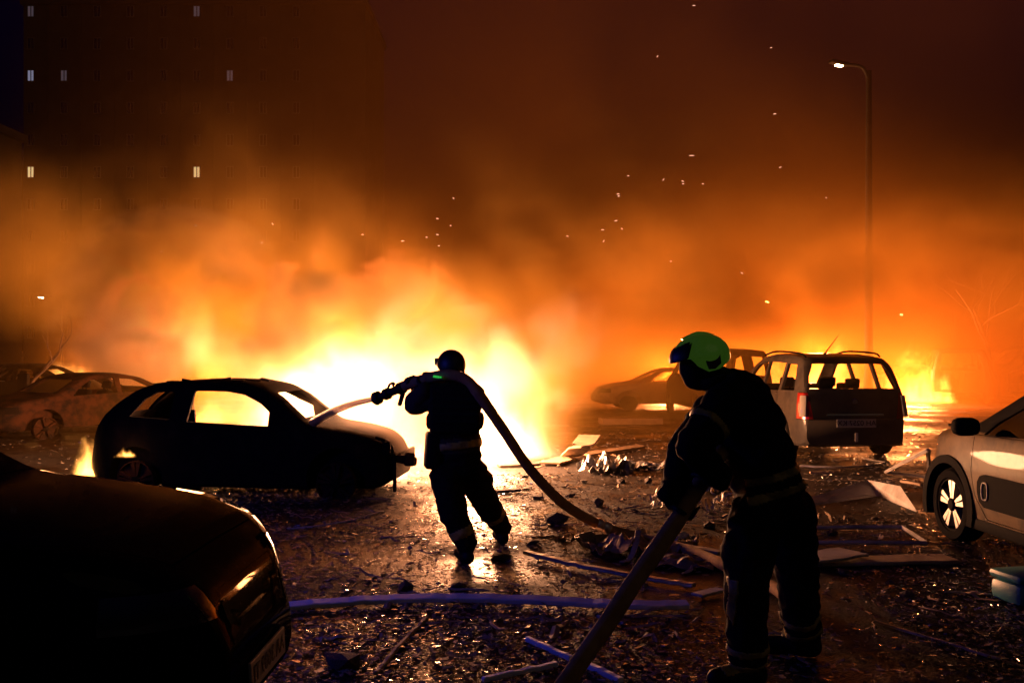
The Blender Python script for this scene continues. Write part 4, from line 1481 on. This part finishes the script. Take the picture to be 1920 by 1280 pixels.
strip('metal_rod', 'rod', 'straight bar behind the stooping person, under the people carrier', [G(1500, 876), G(1572, 879), G(1635, 875)], .05, .03, M_alu, .01)
strip('metal_rod', 'rod', 'dim bar just below the straight bar', [G(1518, 889), G(1565, 889)], .05, .03, M_board, .01)
strip('metal_rod', 'rod', 'thin sliver on the ground near the people carrier', [G(1616, 860), G(1660, 868)], .03, .02, M_alu, .005)
strip('metal_rod', 'rod', 'thin dark rod near the teal box', [G(1772, 1112), G(1862, 1116)], .016, .014, M_alu, .004)
strip('board', 'board', 'dark plank lying across behind the hauled hose', [G(1255, 1030), G(1352, 1046)], .10, .05, M_board, .01)
strip('panel', 'panel', 'pale flap on the ground by the near trouser leg', [G(1306, 1124), G(1352, 1112)], .10, .02, M_white, .02)


def frame_thing(name, cat, label, quad, w, mat):
    c = sum(quad, Vector()) / len(quad)
    base = Vector((c.x, c.y, 0))
    root = empty(name, base)
    tag(root, label, cat)
    for i in range(len(quad)):
        a, b = quad[i] - base, quad[(i + 1) % len(quad)] - base
        if (a - b).length < .05: continue
        mk('frame_bar', tube([a, a.lerp(b, .5) + Vector((0, 0, .004)), b], w, 4), mat, root)
    return root


up = lambda v, z: Vector((v.x, v.y, z))
frame_thing('broken_frame', 'frame', 'broken window frame lying flat behind the stooping person', [up(G(1492, 1028), .05), up(G(1738, 1029), .05), up(G(1690, 998), .05), up(G(1500, 1000), .05)], .02, M_white)
frame_thing('broken_frame', 'frame', 'triangle of bent frame bars by the compact car nose', [up(G(1660, 893), .06), W(1740, 843, 9.9), up(G(1742, 900), .04), ], .022, M_white)
strip('plastic_strip', 'trim', 'loose bar under the triangle of frame bars', [G(1690, 905), G(1728, 912)], .05, .03, M_board, .01)

# folded white panel with a dark flank
a0, a1, a2 = up(G(1522, 948), .0), up(G(1645, 930), .0), up(G(1720, 960), .0)
b0, b1, b2 = W(1520, 936, a0.y + .25), W(1628, 903, a1.y + .35), W(1690, 915, a2.y + .6)
V = []
base = up(a1, 0)
for q in (a0, a1, a2, b2, b1, b0): V += [q - base, q - base + Vector((0, .03, .02))]
Fs = [(0, 2, 8, 10), (2, 4, 6, 8), (11, 9, 3, 1), (9, 7, 5, 3), (0, 1, 3, 2), (2, 3, 5, 4), (4, 5, 7, 6), (6, 7, 9, 8), (8, 9, 11, 10), (10, 11, 1, 0)]
pf = mk('folded_panel', (V, Fs), M_white)
pf.location = base
tag(pf, 'folded pale panel standing on its edge beside the stooping person', 'panel')


def crumple(name, cat, label, c, sx, sy, h, mat, seed, n=14):
    rnd = random.Random(seed)
    V, Fs = [], []
    from mathutils import noise as mn
    for j in range(n + 1):
        for i in range(n + 1):
            u, v = i / n * 2 - 1, j / n * 2 - 1
            q = Vector((u * 2.2 + seed * 3, v * 2.2, seed))
            z = h * max(0, (.45 + mn.noise(q) * 1.1 + .35 * mn.noise(q * 2.7))) * (1 - .35 * (u * u + v * v) * .5)
            ed = 1 + .18 * mn.noise(Vector((math.atan2(v, u) * 2, seed, 1)))
            V.append((u * sx * ed, v * sy * ed, z + .006))
    m = n + 1
    for j in range(n):
        for i in range(n): Fs.append((j * m + i, j * m + i + 1, (j + 1) * m + i + 1, (j + 1) * m + i))
    o = mk(name, (V, Fs), mat)
    o.location = (c.x, c.y, 0)
    o.rotation_euler = (0, 0, rnd.uniform(-.6, .6))
    o.modifiers.new('t', 'SOLIDIFY').thickness = .006
    return tag(o, label, cat)


crumple('crumpled_sheet', 'sheet', 'crumpled foil heap on the ground right of the hose', G(1138, 884), .34, .28, .26, M_alu, 2)
crumple('crumpled_sheet', 'sheet', 'pale crumpled paper right of the foil heap', G(1205, 878), .30, .22, .10, M_white, 4)
crumple('crumpled_sheet', 'sheet', 'brown creased sheet under the lying hose', G(1172, 1030), .36, .34, .16, M_sheet, 6)
crumple('crumpled_sheet', 'sheet', 'creased brown sheet in front of the trouser leg', G(1275, 1058), .28, .22, .07, M_sheet, 8)
crumple('crumpled_sheet', 'sheet', 'dark crumpled rag beside the lying hose', G(1352, 922), .22, .18, .14, M_alu, 9)
crumple('crumpled_sheet', 'sheet', 'small pale paper scrap by the brown sheets', G(1262, 1014), .16, .07, .07, M_white, 15)
st_ = strip('curved_trim', 'trim', 'upright curled edge strip on the brown sheet', [W(1197, 996, 8.35), W(1192, 1022, 8.1), up(G(1180, 1052), .01), up(G(1165, 1057), .01)], .05, .012, M_board, .0)

# tangle of blind strips
tb = empty('tangled_strips', up(G(1290, 950), 0))
tag(tb, 'tangle of curled shiny strips on the ground by the gloved hands', 'strips')
rnd = random.Random(5)
for i in range(46):
    side = rnd.random()
    c = G(rnd.uniform(1195, 1255), rnd.uniform(936, 958)) if side < .35 else G(rnd.uniform(1295, 1372), rnd.uniform(926, 962))
    a0_, r_ = rnd.uniform(0, 6.28), rnd.uniform(.03, .1)
    tl = Euler((rnd.uniform(-1.2, 1.2), rnd.uniform(-1.2, 1.2), a0_)).to_matrix()
    arc = rnd.uniform(1.5, 5)
    pts = [tl @ Vector((r_ * math.cos(t), r_ * math.sin(t), .15 * r_ * t)) for t in np.linspace(0, arc, 12)]
    zmin = min(p.z for p in pts)
    o = mk('curled_strip', tube([p + c - tb.location + Vector((0, 0, .008 - zmin)) for p in pts], .009, 4, True, .25), M_white if i % 3 else M_alu, tb, 60)

# teal box at the right edge
tq = up(G(1905, 1128), 0)
bx_ = empty('tool_box', (tq.x + .12, tq.y, 0), R(12))
tag(bx_, 'teal plastic box at the right edge of the ground', 'box')
mk('case', box(.46, .30, .15, (0, 0, .08), bev=.045), M_teal, bx_, 40)
mk('lid', box(.47, .31, .06, (0, 0, .185), bev=.028), M_teal, bx_, 40)
mk('latch', box(.05, .012, .05, (-.12, -.157, .155), bev=.004), M_black, bx_)

# charred upright seat back between the burnt cars on the left
pst = empty('car_seat', W(44, 720, 22.9))
pst.location.z = 0
tag(pst, 'dark upright seat back sticking up between the burnt cars at the left edge', 'seat')
mk('backrest', box(.26, .14, 1.0, (0, 0, .65), bev=.05), M_char, pst, 40)
mk('cushion', box(.3, .4, .15, (0, -.2, .14), bev=.04), M_char, pst, 40)
mk('frame', join(box(.03, .03, .12, (-.1, 0, .06)), box(.03, .03, .12, (.1, 0, .06))), M_char, pst)


# ------------------------------------------------------------------ rubble and broken glass
def lump(r, rnd):
    bm = bmesh.new()
    bmesh.ops.create_icosphere(bm, subdivisions=1, radius=r)
    for v in bm.verts: v.co = v.co * rnd.uniform(.6, 1.25)
    for v in bm.verts: v.co.z *= .62
    bm.verts.index_update()
    out = [v.co.copy() for v in bm.verts], [tuple(v.index for v in f.verts) for f in bm.faces]
    bm.free()
    return out


rnd = random.Random(77)
lm = [mesh(lump(1, rnd)) for _ in range(6)]
for m_ in lm: m_.materials.append(M_rubble)
spots = [(1045, 982, .11), (1048, 1010, .05), (985, 895, .05), (1095, 905, .06), (1120, 948, .09), (1000, 1020, .06), (1070, 930, .05), (1165, 905, .07), (1215, 905, .07), (1240, 940, .06), (1220, 880, .09),
         (1010, 935, .05), (1255, 985, .05), (1330, 990, .06), (640, 1250, .10), (860, 1105, .07), (760, 1108, .08), (1560, 1003, .06), (1580, 1075, .05), (1640, 975, .05), (1700, 1120, .05), (940, 1050, .07), (1300, 1010, .05), (1190, 960, .04)]
for px, py, r_ in spots:
    o = bpy.data.objects.new('rubble_chunk', rnd.choice(lm))
    COL.objects.link(o)
    g_ = G(px, py)
    o.location = (g_.x, g_.y, r_ * .35)
    o.scale = (r_ * rnd.uniform(.9, 1.4), r_, r_)
    o.rotation_euler = (0, 0, rnd.uniform(0, 6))
    tag(o, 'dark lump of rubble lying on the littered ground', 'rubble', 'lumps of rubble on the ground')


def shard_vf(rnd, r):
    n = rnd.randint(3, 5)
    a = sorted(rnd.uniform(0, 6.28) for _ in range(n))
    if max(b - c for b, c in zip(a[1:] + [a[0] + 6.28], a)) > 3.6: a = [i * 6.28 / n + rnd.uniform(-.4, .4) for i in range(n)]
    t = .004
    rr = [r * rnd.uniform(.55, 1.2) for _ in a]
    V = [Vector((q * math.cos(x), q * math.sin(x) * .75, 0)) for x, q in zip(a, rr)]
    V = V + [v + Vector((0, 0, t)) for v in V]
    Fs = [tuple(range(n))[::-1], tuple(range(n, 2 * n))] + [(i, (i + 1) % n, (i + 1) % n + n, i + n) for i in range(n)]
    return V, Fs


def scatter(count, region, rfun, seed, tilt, dens):
    from mathutils import noise as mn
    rnd = random.Random(seed)
    V, Fs = [], []
    k = 0
    tries = 0
    while k < count and tries < count * 12:
        tries += 1
        y = region[2] + (region[3] - region[2]) * rnd.random() ** 1.25
        hw = .56 * y + .4
        x = rnd.uniform(max(region[0], -hw), min(region[1], hw))
        if rnd.random() > dens(x, y, mn.noise(Vector((x * .45, y * .45, seed))) * .9 + .5): continue
        v, f = shard_vf(rnd, rfun(rnd, y))
        Mx = TRS((x, y, .006 + .012 * rnd.random()), (rnd.gauss(0, tilt), rnd.gauss(0, tilt), rnd.uniform(0, 6.28)))
        n = len(V)
        V += [Mx @ q for q in v]
        Fs += [tuple(i + n for i in q) for q in f]
        k += 1
    return V, Fs


def dens_main(x, y, n):
    d = 1.0 if x < .2 else max(.18, 1 - (x - .2) * .55)
    if x > 2.4 and y < 10: d = .75
    return d * max(0.05, min(1, (n - .12) * 1.5))


o = mk('broken_glass', scatter(26000, (-9, 9, 4.4, 13.5), lambda r, y: abs(r.gauss(.013, .008)) + .006, 3, .16, dens_main), M_shard)
tag(o, 'small glinting splinters of glass strewn over the asphalt', 'glass', kind='stuff')
o = mk('litter', scatter(5200, (-8, 8, 4.4, 12), lambda r, y: abs(r.gauss(.016, .010)) + .006, 4, .14, dens_main), M_leaf)
tag(o, 'pale flakes and crumbs strewn over the asphalt', 'litter', kind='stuff')
o = mk('broken_glass', scatter(9000, (-14, 16, 12, 36), lambda r, y: abs(r.gauss(.022, .012)) + .01, 5, .2, lambda x, y, n: .8 * max(.1, min(1, n))), M_shard)
tag(o, 'distant glinting splinters strewn between the wrecks', 'glass', kind='stuff')

rs = random.Random(41)
V, Fs = [], []
for i in range(420):
    px = rs.choice((rs.uniform(980, 1900), rs.uniform(1000, 1400), rs.uniform(540, 960)))
    g_ = G(px, 790 + 420 * rs.random() ** 1.4)
    L_ = rs.uniform(.05, .28) * rs.choice((1, 1, 1.8))
    w_ = rs.uniform(.006, .028)
    n_ = 4
    c_ = [Vector((L_ * (k / n_ - .5), rs.gauss(0, .01), abs(rs.gauss(.006, .012)))) for k in range(n_ + 1)]
    tv, tf = tube(c_, [w_ * .35] + [w_ * rs.uniform(.6, 1.1) for _ in range(n_ - 1)] + [w_ * .2], 4, True, .45)
    Mx = TRS((g_.x, g_.y, .012), (0, rs.gauss(0, .07), rs.uniform(0, 6.28)))
    n0 = len(V)
    V += [Mx @ q for q in tv]
    Fs += [tuple(k + n0 for k in q) for q in tf]
o = mk('splinters', (V, Fs), M_board)
tag(o, 'splintered scraps of wood and plastic strewn over the ground', 'splinters', kind='stuff')

big = [(722, 1221, .05), (672, 1220, .06), (700, 1240, .04), (875, 1068, .05), (838, 1063, .045), (812, 965, .05), (815, 995, .05), (860, 1045, .04), (788, 1010, .04), (750, 1085, .04), (835, 1258, .05), (930, 1262, .04),
       (580, 1174, .045), (620, 1183, .04), (765, 1158, .04), (786, 1140, .04), (925, 1145, .03), (868, 1170, .035), (940, 1195, .03), (717, 1037, .04), (660, 1052, .04), (905, 1030, .035), (558, 1245, .05), (600, 1262, .05),
       (1265, 1120, .04), (1010, 1130, .035), (1155, 1245, .04), (690, 1090, .04), (940, 1098, .04), (980, 1085, .035)]
rnd = random.Random(13)
for px, py, r_ in big:
    g_ = G(px, py)
    o = mk('shard', shard_vf(rnd, r_), M_leaf if rnd.random() < .5 else M_shard)
    o.location = (g_.x, g_.y, .016)
    o.rotation_euler = (rnd.gauss(0, .06), rnd.gauss(0, .06), rnd.uniform(0, 6))
    tag(o, 'larger flat pale shard lying on the foreground asphalt', 'shard', 'larger shards in the foreground')

# ------------------------------------------------------------------ embers in the air
M_ember = principled('ember', (.4, .15, .1), .6, emit=((1.0, .50, .28), 2.2))
sparks = [(1301, 11, 6), (1446, 90, 4), (1453, 214, 6), (1297, 292, 10), (1463, 314, 5), (1159, 364, 6), (1160, 368, 4), (1244, 337, 5), (1280, 340, 5), (1281, 345, 4), (1318, 345, 4), (1155, 414, 6), (1130, 431, 6), (1166, 429, 4),
          (1132, 452, 5), (1064, 443, 5), (1258, 490, 4), (820, 410, 5), (845, 423, 3), (755, 452, 6), (820, 440, 5), (823, 461, 4), (511, 420, 5), (491, 455, 4), (367, 423, 3), (303, 472, 3), (360, 566, 4), (707, 623, 5), (1233, 106, 4), (850, 372, 4),
          (1549, 371, 3), (680, 440, 4), (1391, 512, 5), (800, 445, 4), (1178, 330, 4)]
rnd = random.Random(3)
for px, py, L in sparks:
    d = rnd.uniform(12.5, 16)
    p = W(px, py, d)
    l_ = L / FPX * d
    o = mk('ember', tube([(-l_ / 2, 0, 0), (0, 0, .002), (l_ / 2, 0, 0)], [.002, .0038, .0015], 5), M_ember)
    o.location = p
    o.rotation_euler = (0, rnd.choice((-1, 1)) * rnd.uniform(.1, 1.1) if rnd.random() < .5 else rnd.uniform(-.2, .2), 0)
    tag(o, 'tiny glowing ember flying in the smoky air', 'ember', 'embers in the air')
